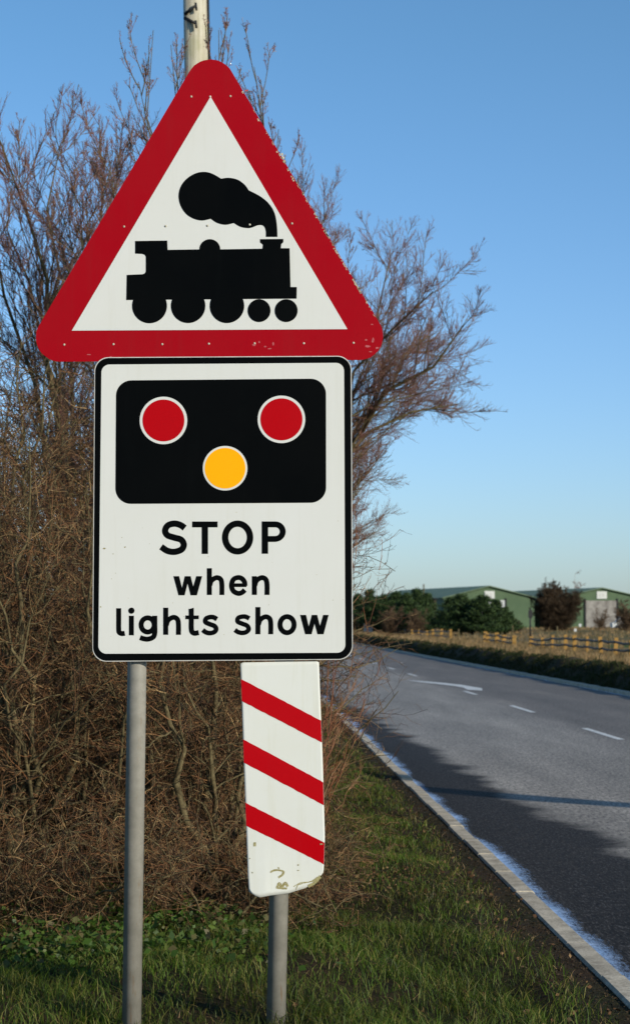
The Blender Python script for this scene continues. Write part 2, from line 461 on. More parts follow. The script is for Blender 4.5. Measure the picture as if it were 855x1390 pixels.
# ---------------------------------------------------------------- the sign
DS = 7.60
def catmull(pts, n=6, closed=False):
    out = []
    m = len(pts)
    rng_ = range(m if closed else m - 1)
    for i in rng_:
        p1, p2 = pts[i], pts[(i + 1) % m]
        p0 = pts[i - 1] if (i > 0 or closed) else p1
        p3 = pts[(i + 2) % m] if (i + 2 < m or closed) else p2
        for k in range(n):
            t = k / n
            out.append(tuple(0.5 * (2 * b_ + (c_ - a_) * t + (2 * a_ - 5 * b_ + 4 * c_ - d_) * t * t + (3 * b_ - a_ - 3 * c_ + d_) * t ** 3)
                             for a_, b_, c_, d_ in zip(p0, p1, p2, p3)))
    if not closed: out.append(tuple(pts[-1]))
    return out
def rounded(corners, r, n=10):
    out = []
    m = len(corners)
    for i in range(m):
        p = Vector(corners[i]); a = Vector(corners[i - 1]) - p; b_ = Vector(corners[(i + 1) % m]) - p
        a.normalize(); b_.normalize()
        half = a.angle(b_) / 2
        t = r / math.tan(half)
        c = p + (a + b_).normalized() * (r / math.sin(half))
        s, e = p + a * t - c, p + b_ * t - c
        a0 = math.atan2(s.y, s.x); a1 = math.atan2(e.y, e.x)
        d = (a1 - a0 + PI) % (2 * PI) - PI
        out += [(c.x + r * math.cos(a0 + d * k / n), c.y + r * math.sin(a0 + d * k / n)) for k in range(n + 1)]
    return out
def circle(cx, cy, r, n=56, ry=None):
    return [(cx + r * math.cos(2 * PI * k / n), cy + (ry or r) * math.sin(2 * PI * k / n)) for k in range(n)]
def prism(name, outlines, yf, thick, mat, parent, steps=0.0):
    """outlines in photo pixels on the sign plane; each gets a real thickness"""
    bm = bmesh.new()
    for k, ol in enumerate(outlines):
        y0 = yf - k * steps
        base = [P(x, y, DS) for x, y in ol]
        fr = [bm.verts.new((p.x, y0, p.z)) for p in base]
        bk = [bm.verts.new((p.x, yf + thick, p.z)) for p in base]
        n = len(base)
        from mathutils.geometry import tessellate_polygon
        tris = tessellate_polygon([[Vector((p.x, p.z, 0)) for p in base]])
        for t_ in tris:
            bm.faces.new([fr[i] for i in t_]); bm.faces.new([bk[i] for i in t_][::-1])
        for i in range(n):
            bm.faces.new((fr[i], bk[i], bk[(i + 1) % n], fr[(i + 1) % n]))
    return link(name, bmesh_to(name, bm), mat, parent)
def tube_between(name, a, b_, r0, r1, mat, parent, seg=32, cap=True):
    bm = bmesh.new()
    a = Vector(a); b_ = Vector(b_)
    d = (b_ - a).normalized()
    x = d.orthogonal().normalized(); y = d.cross(x)
    rings = []
    for p, r in ((a, r0), (b_, r1)):
        rings.append([bm.verts.new(p + x * (r * math.cos(2 * PI * k / seg)) + y * (r * math.sin(2 * PI * k / seg))) for k in range(seg)])
    for k in range(seg):
        f = bm.faces.new((rings[0][k], rings[0][(k + 1) % seg], rings[1][(k + 1) % seg], rings[1][k]))
        f.smooth = True
    bm.faces.new(rings[0][::-1]); bm.faces.new(rings[1])
    return link(name, bmesh_to(name, bm), mat, parent)
def boxes(name, bxs, mat, parent=None, rz=0.0):
    """each box: (cx,cy,cz,sx,sy,sz)"""
    bm = bmesh.new()
    for cx, cy, cz, sx_, sy, sz in bxs:
        vs_ = []
        for dz in (-1, 1):
            for dx, dy in ((-1, -1), (1, -1), (1, 1), (-1, 1)):
                x, y = dx * sx_ / 2, dy * sy / 2
                vs_.append(bm.verts.new((cx + x * math.cos(rz) - y * math.sin(rz), cy + x * math.sin(rz) + y * math.cos(rz), cz + dz * sz / 2)))
        for f in ((0, 3, 2, 1), (4, 5, 6, 7), (0, 1, 5, 4), (1, 2, 6, 5), (2, 3, 7, 6), (3, 0, 4, 7)):
            bm.faces.new([vs_[i] for i in f])
    return link(name, bmesh_to(name, bm), mat, parent)

sign = empty('level_crossing_sign', (P(280, 1300, DS).x, DS + 0.06, 0))
tag(sign, 'red triangle train sign over white STOP lights plate and striped marker on two grey posts', 'road sign')
PY = DS + 0.048
def post(pxt, pyt, pxb, top_py):
    a = P(pxt, pyt, DS); bb = P(pxb, 1300, DS)
    dx = (a.x - bb.x) / (a.z - bb.z)
    ztop = P(0, top_py, DS).z
    return tube_between('post', (bb.x - dx * (bb.z + 0.25), PY, -0.25), (bb.x + dx * (ztop - bb.z), PY, ztop), 0.038, 0.038, M['post'], sign)
post(184.5, 900, 178.5, 330)
post(378, 1225, 376.3, 345)

# triangle
A_, B_, C_ = (285.8, 130.5), (97.5, 448.5), (471.5, 446.5)
def offset_tri(tri, d):
    c = Vector((sum(p[0] for p in tri) / 3, sum(p[1] for p in tri) / 3))
    lines = []
    for i in range(3):
        p, q = Vector(tri[i]), Vector(tri[(i + 1) % 3])
        n = Vector(((q - p).y, -(q - p).x)).normalized()
        if (p - c).dot(n) < 0: n = -n
        lines.append((p + n * d, q - p))
    out = []
    for i in range(3):
        p, r_ = lines[i - 1]; q, s_ = lines[i]
        t = ((q - p).x * s_.y - (q - p).y * s_.x) / (r_.x * s_.y - r_.y * s_.x)
        out.append(tuple(p + r_ * t))
    return out
tri_out = offset_tri([A_, B_, C_], 42.0)
ol = rounded(tri_out, 33, 14)
# slight knocks in the edge
ol = [(x + random.uniform(-.3, .3), y + random.uniform(-.3, .3)) for x, y in ol]
tri = prism('warning_triangle', [ol], DS, 0.003, M['sign_red'], sign)
tri['label'] = 'red bordered triangle with black steam locomotive'
prism('triangle_face', [[A_, B_, C_]], DS - 0.0012, 0.0011, M['sign_white'], tri)
L3 = lambda x, y: (150 + x / 3.167, 220 + y / 3.167)
dome = [(427 + 45 * math.cos(a), 374 - 44 * math.sin(a)) for a in [PI - PI * k / 16 for k in range(17)]]
body = [(106, 338), (244, 336), (246, 376)] + dome + [(653, 371), (655, 354), (643, 344), (643, 330), (743, 329), (743, 343), (734, 352), (732, 369), (770, 369), (774, 536),
        (801, 536), (800, 586), (68, 592), (70, 484), (138, 481), (148, 477), (152, 468), (152, 406), (148, 398), (138, 394), (106, 392)]
loco = [[L3(*p) for p in body]]
for cx, cy, r_ in ((168, 617, 75), (334, 617, 74), (501, 617, 74), (639, 637.5, 49), (755.5, 637.5, 49)):
    loco.append([L3(*p) for p in circle(cx, cy, r_)])
prism('locomotive_symbol', loco, DS - 0.0022, 0.0008, M['sign_black'], tri, steps=0.0002)
L6 = lambda p: (235 + p[0] / 5.7, 225 + p[1] / 5.7)
smoke = [(718, 548), (807, 548)] + catmull([(807, 548), (805, 480), (795, 400), (775, 340), (745, 295), (710, 260), (660, 225), (585, 187)], 4)[1:] + \
    catmull([(585, 187), (555, 145), (500, 105), (430, 90), (372, 97)], 4)[1:] + \
    catmull([(372, 97), (300, 57), (235, 44), (165, 59), (100, 102), (58, 160), (42, 230), (57, 305), (100, 370), (160, 408), (225, 421), (292, 408)], 4)[1:] + \
    catmull([(292, 408), (340, 440), (405, 454), (470, 441)], 4)[1:] + \
    catmull([(470, 441), (520, 470), (580, 480), (620, 472), (655, 458), (690, 458), (710, 478), (718, 510)], 4)[1:]
prism('smoke_symbol', [[L6(p) for p in smoke]], DS - 0.0022, 0.0008, M['sign_black'], tri)
# rivets
def disc_bump(name, px, py, r, mat, parent, y0):
    bm = bmesh.new()
    c = P(px, py, DS)
    bmesh.ops.create_uvsphere(bm, u_segments=10, v_segments=6, radius=r)
    for v_ in bm.verts:
        v_.co = Vector((c.x + v_.co.x, y0 + v_.co.y * 0.45, c.z + v_.co.z))
    for f in bm.faces: f.smooth = True
    return link(name, bmesh_to(name, bm), mat, parent)
L1 = lambda x, y: (30 + x / 1.676, 60 + y / 1.676)
for x, y in ((385, 118), (428, 118), (474, 117), (232, 414), (327, 413), (422, 412), (518, 410), (614, 407), (96, 683), (208, 682), (319, 682), (425, 681), (529, 680), (641, 680), (754, 679)):
    on_white = y > 400 and 300 < x < 560 and y < 500
    disc_bump('rivet', *L1(x, y), 0.0044, M['rivet'], tri, DS - (0.0022 if on_white else 0.0005) - (0.0012 if on_white else 0))
# flaked paint along the right edge
def chips(name, poly_pts, y0, parent, mat, thick=0.0004):
    bm = bmesh.new()
    for (x, y, rx, ry) in poly_pts:
        n = random.randint(6, 9)
        a0 = random.random() * 6
        vs_ = []
        for k in range(n):
            q = random.uniform(0.55, 1.15)
            p = P(x + rx * q * math.cos(a0 + 2 * PI * k / n), y + ry * q * math.sin(a0 + 2 * PI * k / n), DS)
            vs_.append(bm.verts.new((p.x, y0, p.z)))
        bm.faces.new(vs_)
    o = link(name, bmesh_to(name, bm), mat, parent)
    o['kind'] = 'stuff'
    return o
To, Tr = Vector(tri_out[0]), Vector(tri_out[2])
cl = []
e = (Tr - To).normalized(); nrm = Vector((e.y, -e.x))
for k in range(120):
    t = random.betavariate(2.2, 2.2) * 0.82 + 0.12
    p = To.lerp(Tr, t)
    ins = abs(random.gauss(0, 0.9)) + 0.3
    q = p - nrm * ins if (p - nrm * 5 - Vector((285, 340))).length < (p - Vector((285, 340))).length else p + nrm * ins
    s_ = 0.35 + 1.3 * random.random() ** 2.5
    for z_ in range(random.choice((1, 1, 2, 4))):
        cl.append((q.x + e.x * z_ * s_ * 1.2, q.y + e.y * z_ * s_ * 1.2, s_ * random.uniform(.7, 1.1), s_ * random.uniform(.8, 1.5)))
cl = [c for c in cl if c[1] > 110 and c[1] < 445]
for x, y in ((384, 213), (386, 218), (383, 209)): cl.append((x, y, 2.2, 2.6))
for k in range(30): cl.append((random.uniform(150, 455), 488.0 + random.uniform(-0.8, 0.3), random.uniform(.5, 1.4), .8))
chips('flaked_paint', cl, DS - 0.0006, tri, M['chip'])

sm = [(345, 468, 3, 1.6), (352, 464, 1.6, 2.4), (360, 470, 2.2, 1.2), (371, 466, 1.4, 3), (366, 473, 3, 1), (499, 470, 4, 2.2), (506, 462, 2, 4), (512, 472, 3, 1.6), (497, 461, 2, 1.4), (503, 477, 3, 1), (505, 440, 2.4, 1), (121, 481, 3, 1), (150, 484, 2.2, .8), (335, 122, 3, 1.2)]
M['scuffed_red'] = mottled('scuffed_red', (0.34, 0.05, 0.06), (0.42, 0.10, 0.10), 50, 0.7)
chips('scuff_mark', sm, DS - 0.00045, tri, M['scuffed_red'])

# plate
PYF = DS - 0.012
plate_out = [(128.8, 485.2), (477.0, 483.2), (478.8, 895.6), (125.8, 898.4)]
plate = prism('instruction_plate', [rounded(plate_out, 19, 12)], PYF, 0.003, M['edge_metal'], sign)
plate['label'] = 'white plate reading STOP when lights show'
def inset(c, d):
    cx = sum(p[0] for p in c) / 4; cy = sum(p[1] for p in c) / 4
    return [(x + (d if x < cx else -d), y + (d if y < cy else -d)) for x, y in c]
prism('plate_border', [rounded(inset(plate_out, 1.1), 18.5, 12)], PYF - 0.0008, 0.0007, M['sign_black'], plate)
prism('white_panel', [rounded([(138.3, 495.2), (466.8, 492.8), (468.6, 886.2), (133.9, 887.6)], 11, 12)], PYF - 0.0016, 0.0007, M['sign_white'], plate)
prism('signal_panel', [rounded([(158.2, 516.8), (442.4, 514.2), (442.6, 682.6), (157.0, 684.3)], 21, 14)], PYF - 0.0024, 0.0007, M['sign_black'], plate)
for nm, cx, cy, ro, ri, mt in (('red_disc', 222.3, 571.1, 32.2, 28.4, 'lamp_red'), ('red_disc', 382.1, 569.6, 32.2, 28.5, 'lamp_red'), ('amber_disc', 305.8, 635.9, 30.2, 27.5, 'lamp_amber')):
    prism('disc_ring', [circle(cx, cy, ro, 72)], PYF - 0.0032, 0.0007, M['sign_white'], plate)
    prism(nm, [circle(cx, cy, ri, 72)], PYF - 0.0040, 0.0007, M[mt], plate)
# lettering: constant-width strokes
def ribbon(pts, wd, smooth=True, n=6, closed=False):
    q = catmull(pts, n, closed) if smooth else list(pts)
    m = len(q); Lf, Rt = [], []
    for i, p in enumerate(q):
        if closed: a, b_ = q[i - 1], q[(i + 1) % m]
        else: a, b_ = q[max(i - 1, 0)], q[min(i + 1, m - 1)]
        t = Vector((b_[0] - a[0], b_[1] - a[1])).normalized()
        nn = Vector((-t.y, t.x)) * wd / 2
        Lf.append((p[0] + nn.x, p[1] + nn.y)); Rt.append((p[0] - nn.x, p[1] - nn.y))
    return Lf, Rt, closed
def word(name, ox, oy, sc, strokes, polys, parent, yf):
    bm = bmesh.new()
    k = 0
    T = lambda p: P(ox + p[0] / sc, oy + p[1] / sc, DS)
    for Lf, Rt, closed in strokes:
        y0 = yf - k * 0.00012; k += 1
        A = [bm.verts.new((T(p).x, y0, T(p).z)) for p in Lf]
        B = [bm.verts.new((T(p).x, y0, T(p).z)) for p in Rt]
        for i in range(len(A) - (0 if closed else 1)):
            j = (i + 1) % len(A)
            bm.faces.new((A[i], A[j], B[j], B[i]))
    for poly in polys:
        y0 = yf - k * 0.00012; k += 1
        bm.faces.new([bm.verts.new((T(p).x, y0, T(p).z)) for p in poly])
    bmesh.ops.triangulate(bm, faces=[f for f in bm.faces if len(f.verts) > 4])
    for f in bm.faces:
        f.normal_update()
        if f.normal.y > 0: f.normal_flip()
    me = bpy.data.meshes.new(name); bm.to_mesh(me); bm.free()
    return link(name, me, M['sign_black'], parent)
def ell(cx, cy, rx, ry, n=40): return [(cx + rx * math.cos(2 * PI * k / n), cy + ry * math.sin(2 * PI * k / n)) for k in range(n)]
YL = PYF - 0.0020
Lw = 40
word('stop_lettering', 210, 700, 4.622, [
    ribbon([(190, 79), (163, 60), (125, 51), (85, 62), (67, 95), (82, 124), (125, 139), (167, 152), (184, 182), (170, 213), (125, 228), (80, 221), (42, 196)], 40),
    ribbon([(236, 56), (396, 56)], 37, False), ribbon([(316, 60), (316, 241)], 40, False),
    ribbon(ell(521, 138, 78, 87), 40, False, closed=True),
    ribbon([(692, 37), (692, 240)], 40, False),
    ribbon([(700, 55.5), (757, 55.5)] + [(757 + 47 * math.sin(a), 101 - 45.5 * math.cos(a)) for a in [PI * k / 14 for k in range(1, 14)]] + [(757, 147), (700, 147)], 37, False)],
    [], plate, YL)
word('when_lettering', 230, 765, 5.897, [
    ribbon([(321, 38), (321, 253)], 41, False), ribbon([(325, 175), (338, 138), (378, 114), (411, 127), (421, 168), (421, 253)], 40),
    ribbon([(505, 174), (618, 174)], 30, False),
    ribbon([(605, 180), (602, 148), (582, 122), (551, 113), (514, 128), (498.5, 175), (513, 220), (552, 240), (583, 232), (605, 212)], 40),
    ribbon([(681, 102), (681, 252)], 40, False), ribbon([(685, 175), (698, 138), (738, 114), (771, 127), (782, 168), (782, 252)], 40)],
    [[(34, 102), (80, 102), (103, 195), (125, 102), (172, 102), (195, 195), (217, 102), (264, 102), (222, 255), (172, 255), (148, 160), (124, 255), (75, 255)]], plate, YL)
word('lights_lettering', 150, 820, 5.516, [
    ribbon([(64, 32), (64, 120), (64, 185), (68, 212), (88, 222), (110, 219)], 38),
    ribbon([(159, 88), (159, 235)], 38, False),
    ribbon(ell(281, 157, 49, 53), 38, False, closed=True), ribbon([(334, 88), (334, 150), (334, 215), (322, 248), (285, 263), (250, 260), (224, 251)], 38),
    ribbon([(416, 28), (416, 231)], 38, False), ribbon([(420, 160), (434, 122), (472, 100), (502, 113), (511, 150), (511, 231)], 37),
    ribbon([(607, 36), (607, 120), (607, 180), (613, 208), (632, 219), (663, 214)], 38), ribbon([(563, 100), (663, 100)], 28, False),
    ribbon([(799, 114), (775, 100), (748, 98), (718, 109), (714, 135), (748, 152), (782, 166), (793, 190), (777, 211), (745, 218), (715, 211), (693, 194)], 35)],
    [ell(160, 50, 23, 23), [(588, 38), (626, 28), (626, 60), (588, 60)]], plate, YL)
word('show_lettering', 300, 820, 5.516, [
    ribbon([(213, 109), (187, 96), (160, 95), (130, 105), (126, 132), (160, 148), (196, 163), (208, 189), (190, 210), (160, 217), (128, 210), (105, 194)], 35),
    ribbon([(277, 23), (277, 227)], 38, False), ribbon([(281, 155), (296, 117), (333, 96), (364, 109), (373, 146), (373, 227)], 37),
    ribbon(ell(495, 155, 52.5, 60), 38, False, closed=True)],
    [[(592, 82), (637, 82), (657, 168), (680, 82), (720, 82), (742, 168), (765, 82), (806, 82), (768, 227), (722, 227), (700, 148), (678, 227), (630, 227)]], plate, YL)
pc = [(170, 743, 1.6, 1.2), (142, 745, 2.2, 1.5), (166, 730, .8, .7), (154, 752, 1, .7), (137, 824, 1.4, 1.4), (152, 786, .7, .7)]
for k in range(26): pc.append((random.uniform(136, 466), random.uniform(690, 884), random.uniform(.3, .7), random.uniform(.3, .7)))
chips('dirt_speck', pc, PYF - 0.00185, plate, M['scuff'])
# back rails and clips that hold the plates
for py in (370, 430, 560, 820):
    z = P(0, py, DS).z
    x0, x1 = (P(215, py, DS).x, P(350, py, DS).x) if py == 370 else (P(140, py, DS).x, P(450, py, DS).x)
    yb = DS + 0.0065 if py < 480 else DS + 0.0005
    boxes('mounting_rail', [((x0 + x1) / 2, yb, z, x1 - x0, 0.006 if py < 480 else 0.018, 0.035)], M['edge_metal'], sign)

# countdown marker, bent at its lower right corner
def mk_bend(px, py):
    t = max(0, (py - 1090) / 130.0); s_ = max(0.0, (px - 360) / 80.0)
    return 0.030 * t * t * s_ + 0.004 * math.sin(py / 60.0)
Ledge = [(326, 899.5), (327.9, 942), (331, 1034.8), (334.7, 1136.9), (336.5, 1189.5), (338.0, 1211), (343, 1218)]
Redge = [(432.8, 897.8), (434.4, 942), (438, 1034.8), (440.9, 1136.9), (440.2, 1160), (439.5, 1180), (437.5, 1194)]
def edge_x(E, y):
    return float(np.interp(y, [p[1] for p in E], [p[0] for p in E]))
MY = DS - 0.002
def mpt(px, py, dy):
    p = P(px, py, DS)
    return Vector((p.x, MY + dy + mk_bend(px, py), p.z))
def ytop(s_): return 899.6 - 2.0 * s_ + (1.8 * max(0, 1 - s_ / .03) if s_ < .03 else 0) + (1.8 * max(0, (s_ - .97) / .03) if s_ > .97 else 0)
def ybot(s_):
    xs = [0, .04, .10, .24, .52, .76, .93, 1.0]
    ys = [1211, 1217, 1219, 1216.7, 1214.2, 1207.5, 1197, 1186]
    return float(np.interp(s_, xs, ys))
bm = bmesh.new()
NS, NT = 40, 60
grid = [[], []]
for side, dy in ((0, 0.0), (1, 0.003)):
    for j in range(NT + 1):
        row = []
        for i in range(NS + 1):
            s_ = i / NS
            y = ytop(s_) + (ybot(s_) - ytop(s_)) * j / NT
            x = edge_x(Ledge, y) * (1 - s_) + edge_x(Redge, min(y, 1194)) * s_
            row.append(bm.verts.new(mpt(x, y, dy)))
        grid[side].append(row)
for side in (0, 1):
    g_ = grid[side]
    for j in range(NT):
        for i in range(NS):
            f = bm.faces.new((g_[j][i], g_[j][i + 1], g_[j + 1][i + 1], g_[j + 1][i]))
            f.smooth = True
a, b2 = grid
for j in range(NT):
    bm.faces.new((a[j][0], b2[j][0], b2[j + 1][0], a[j + 1][0])); bm.faces.new((a[j][NS], b2[j][NS], b2[j + 1][NS], a[j + 1][NS]))
for i in range(NS):
    bm.faces.new((a[0][i], b2[0][i], b2[0][i + 1], a[0][i + 1])); bm.faces.new((a[NT][i], b2[NT][i], b2[NT][i + 1], a[NT][i + 1]))
marker = link('countdown_marker', bmesh_to('marker', bm), M['marker_white'], sign)
marker['label'] = 'white marker board with three red diagonal bars, lower corner bent'
for (lt, lb, rt, rb) in ((921.8, 951.8, 978.4, 1008.4), (1003.8, 1035.4, 1062, 1093.6), (1089.8, 1121.4, 1145, 1174.5)):
    bm = bmesh.new(); N = 24; rows = []
    for i in range(N + 1):
        s_ = i / N; col = []
        for k in range(5):
            q = k / 4
            y = (lt + (lb - lt) * q) * (1 - s_) + (rt + (rb - rt) * q) * s_
            jit = random.uniform(-.35, .35) if k in (0, 4) else 0
            x = edge_x(Ledge, y) * (1 - s_) + edge_x(Redge, y) * s_ + (0.15 if s_ == 0 else -0.15 if s_ == 1 else 0)
            col.append(bm.verts.new(mpt(x, y + jit, -0.0008)))
        rows.append(col)
    for i in range(N):
        for k in range(4):
            bm.faces.new((rows[i][k], rows[i + 1][k], rows[i + 1][k + 1], rows[i][k + 1]))
    link('red_bar', bmesh_to('red_bar', bm), M['lamp_red'], marker)
def scuff_mesh(name, strokes, mat):
    bm = bmesh.new()
    for k, (pts, wd) in enumerate(strokes):
        Lf, Rt, _ = ribbon(pts, wd, True, 5)
        for i in range(len(Lf) - 1):
            q = [Lf[i], Lf[i + 1], Rt[i + 1], Rt[i]]
            bm.faces.new([bm.verts.new(mpt(x + random.uniform(-.3, .3), y + random.uniform(-.3, .3), -0.0007 - k * 0.00008)) for x, y in q])
    return tag(link(name, bmesh_to(name, bm), mat, marker), kind='stuff')
L8 = lambda x, y: (320 + x / 6.107, 1100 + y / 6.107)
scuff_mesh('lichen_scuff', [
    ([L8(285, 518), L8(330, 500), L8(395, 508)], 2.4), ([L8(395, 505), L8(390, 535), L8(355, 562)], 3.0), ([L8(340, 655), L8(360, 610), L8(380, 640), L8(410, 608), L8(430, 640)], 3.6),
    ([L8(345, 650), L8(425, 655)], 2.6), ([L8(350, 478), L8(360, 490)], 2.0), ([L8(146, 284), L8(167, 284)], 5.5),
    ([L8(480, 640), L8(540, 607), L8(620, 600), L8(680, 560)], 1.1), ([L8(500, 665), L8(520, 625), L8(600, 603)], 1.1), ([L8(600, 640), L8(650, 612), L8(700, 560)], 4.0), ([L8(610, 600), L8(650, 590), L8(700, 548)], 1.6),
    ([L8(112, 402), L8(122, 402)], 1.2), ([L8(135, 520), L8(144, 520)], 1.6), ([L8(512, 458), L8(524, 458)], 1.8), ([L8(510, 505), L8(524, 503)], 1.1), ([L8(700, 286), L8(720, 284)], 1.8)], M['scuff'])

# ---------------------------------------------------------------- plants
def frames(T):
    """T (N,k,3) unit tangents -> two perpendicular unit vectors"""
    ref = np.zeros_like(T); ref[..., 2] = 1
    flat = np.abs(T[..., 2]) > 0.9
    ref[flat] = (1, 0, 0)
    A = np.cross(T, ref); A /= np.linalg.norm(A, axis=-1, keepdims=True) + 1e-9
    B = np.cross(T, A)
    return A, B
def tubes(sets, sides):
    """sets: list of (pts (N,k,3), rad (N,k)) -> verts, quads"""
    V, Fq, base = [], [], 0
    for pts, rad in sets:
        N, k, _ = pts.shape
        T = np.gradient(pts, axis=1); T /= np.linalg.norm(T, axis=-1, keepdims=True) + 1e-9
        A, B = frames(T)
        ang = np.arange(sides) * 2 * PI / sides
        ring = pts[:, :, None, :] + rad[:, :, None, None] * (A[:, :, None, :] * np.cos(ang)[None, None, :, None] + B[:, :, None, :] * np.sin(ang)[None, None, :, None])
        V.append(ring.reshape(-1, 3))
        ii = np.arange(N * k * sides).reshape(N, k, sides) + base
        a_ = ii[:, :-1, :]; b_ = np.roll(ii, -1, axis=2)[:, :-1, :]
        c_ = np.roll(ii, -1, axis=2)[:, 1:, :]; d_ = ii[:, 1:, :]
        Fq.append(np.stack([a_, b_, c_, d_], -1).reshape(-1, 4))
        base += N * k * sides
    return np.concatenate(V), np.concatenate(Fq)
def resample(poly, k):
    poly = np.asarray(poly, float)
    s = np.concatenate([[0], np.cumsum(np.linalg.norm(np.diff(poly, axis=0), axis=1))])
    t = np.linspace(0, s[-1], k)
    return np.stack([np.interp(t, s, poly[:, i]) for i in range(3)], -1)
def sprout(pts, rad, m, tmin, ang, length, k, wander, up, rratio, rmin, rg, tpow=1.0, lean=(0, 0, 0)):
    """children of a set of polylines: m per parent"""
    N, K, _ = pts.shape
    t = tmin + (1 - tmin) * rg.random((N, m)) ** tpow
    f = t * (K - 1); i = np.minimum(f.astype(int), K - 2); fr = (f - i)[..., None]
    n = np.arange(N)[:, None]
    p = pts[n, i] * (1 - fr) + pts[n, i + 1] * fr
    d = pts[n, i + 1] - pts[n, i]; d /= np.linalg.norm(d, axis=-1, keepdims=True) + 1e-9
    r = (rad[n, i] * (1 - fr[..., 0]) + rad[n, i + 1] * fr[..., 0]) * rratio
    plen = np.linalg.norm(np.diff(pts, axis=1), axis=-1).sum(1)[:, None]
    L = plen * length[0] * (1 - 0.6 * t) * (1 + length[1] * (rg.random((N, m)) - 0.5)) if length[0] > 0 else -length[0] * (1 + length[1] * (rg.random((N, m)) - 0.5)) * np.ones((N, m))
    rnd = rg.normal(size=(N, m, 3)); rnd -= d * (rnd * d).sum(-1, keepdims=True); rnd /= np.linalg.norm(rnd, axis=-1, keepdims=True) + 1e-9
    a = ang[0] + (ang[1] - ang[0]) * rg.random((N, m, 1))
    d = d * np.cos(a) + rnd * np.sin(a)
    p = p.reshape(-1, 3); d = d.reshape(-1, 3); L = L.reshape(-1, 1); r = np.maximum(r.reshape(-1), rmin)
    out = [p]; step = L / (k - 1)
    upv = np.array([0, 0, 1.0]) * up + np.array(lean)
    for _ in range(k - 1):
        d = d + wander * rg.normal(size=d.shape) + upv
        d /= np.linalg.norm(d, axis=-1, keepdims=True)
        p = p + d * step
        p[:, 2] = np.maximum(p[:, 2], 0.02)
        out.append(p)
    P_ = np.stack(out, 1)
    tt = np.linspace(0, 1, k)[None, :]
    Rd = np.maximum(r[:, None] * (1 - 0.75 * tt), rmin * 0.6)
    return P_, Rd
def buds(pts, rg, size, per=3):
    N, K, _ = pts.shape
    n = np.arange(N)[:, None]
    i = rg.integers(1, K, (N, per))
    p = pts[n, i].reshape(-1, 3) + rg.normal(size=(N * per, 3)) * size * 0.4
    d = rg.normal(size=(len(p), 3)) + (0, 0, 1); d /= np.linalg.norm(d, axis=1, keepdims=True)
    e_ = np.cross(d, rg.normal(size=d.shape)); e_ /= np.linalg.norm(e_, axis=1, keepdims=True)
    V = np.stack([p, p + d * size + e_ * size * .35, p + d * size * 2, p + d * size - e_ * size * .35], 1).reshape(-1, 3)
    return V, np.arange(len(V)).reshape(-1, 4)
def join_quads(parts):
    V, Fq, b_ = [], [], 0
    for v_, f_ in parts:
        V.append(v_); Fq.append(f_ + b_); b_ += len(v_)
    return np.concatenate(V), np.concatenate(Fq)
def make_tree(name, label, cat, limbs, rad0, levels, mats, seed, group=None, base=None, bud=None, kseg=10):
    """limbs: list of world polylines (level 0); levels: kwargs for sprout"""
    rg = np.random.default_rng(seed)
    pts = np.stack([resample(l, kseg) for l in limbs])
    pts[:, 1:-1] += rg.normal(size=pts[:, 1:-1].shape) * 0.012 * np.linalg.norm(pts[:, -1] - pts[:, 0], axis=1)[:, None, None]
    t = np.linspace(0, 1, kseg)[None, :]
    rad = np.array(rad0)[:, None] * (1 - 0.90 * t)
    root = empty(name, base if base is not None else tuple(pts[0, 0]))
    tag(root, label, cat, group)
    sets = [(pts, rad)]
    cur = (pts, rad)
    for lv in levels:
        cur = sprout(*cur, rg=rg, **lv)
        sets.append(cur)
    nthick = 2
    V, Fq = tubes(sets[:nthick], 7)
    link('trunk', npmesh('trunk', V, Fq, 4, True), mats[0], root)
    parts = [tubes(sets[nthick:], 3)]
    if bud: parts.append(buds(cur[0], rg, bud, 2))
    V, Fq = join_quads(parts)
    link('crown', npmesh('crown', V, Fq, 4), mats[1], root)
    return root

def LV(m, tmin, ang, length, k, wander, up, rratio, rmin, **kw):
    return dict(m=m, tmin=tmin, ang=(R(ang[0]), R(ang[1])), length=length, k=k, wander=wander, up=up, rratio=rratio, rmin=rmin, **kw)

# --- bare tree whose crown leans over the road
Z1 = 25.0
def limb(px_list, Zs):
    return [tuple(P(x, y, z)) for (x, y), z in zip(px_list, Zs)]
rootpt = (P(405, 1000, Z1).x, Z1, 0.0)
def from_root(root_, px_list, Zs): return [root_] + limb(px_list, Zs)
limbs = [
    from_root(rootpt, [(415, 850), (440, 700), (478, 600), (530, 535), (592, 495), (630, 440)], [25, 25, 24.9, 24.6, 24.2, 24.0]),
    from_root(rootpt, [(412, 850), (442, 690), (490, 585), (545, 560), (585, 558), (622, 548)], [25, 25, 25.1, 25.3, 25.4, 25.4]),
    from_root(rootpt, [(410, 850), (435, 680), (480, 560), (506, 470), (520, 400), (530, 345)], [25, 25, 25.2, 25.6, 26, 26.2]),
    from_root(rootpt, [(405, 850), (420, 680), (455, 560), (500, 490), (552, 435), (588, 395)], [25, 25, 24.8, 24.3, 23.8, 23.5]),
    from_root(rootpt, [(400, 850), (400, 650), (410, 500), (415, 430), (428, 370), (434, 320)], [25, 25, 25, 25, 25.2, 25.4]),
    from_root(rootpt, [(398, 850), (385, 650), (370, 500), (355, 400), (350, 340), (345, 290)], [25, 25, 25.4, 25.8, 26.2, 26.4]),
    from_root(rootpt, [(412, 860), (435, 770), (465, 690), (490, 650), (500, 640)], [25, 25, 25.6, 26.5, 27.0]),
    from_root(rootpt, [(410, 850), (438, 700), (475, 590), (520, 520), (560, 490), (590, 475)], [25, 25.1, 25.6, 26.4, 27.2, 27.8]),
]
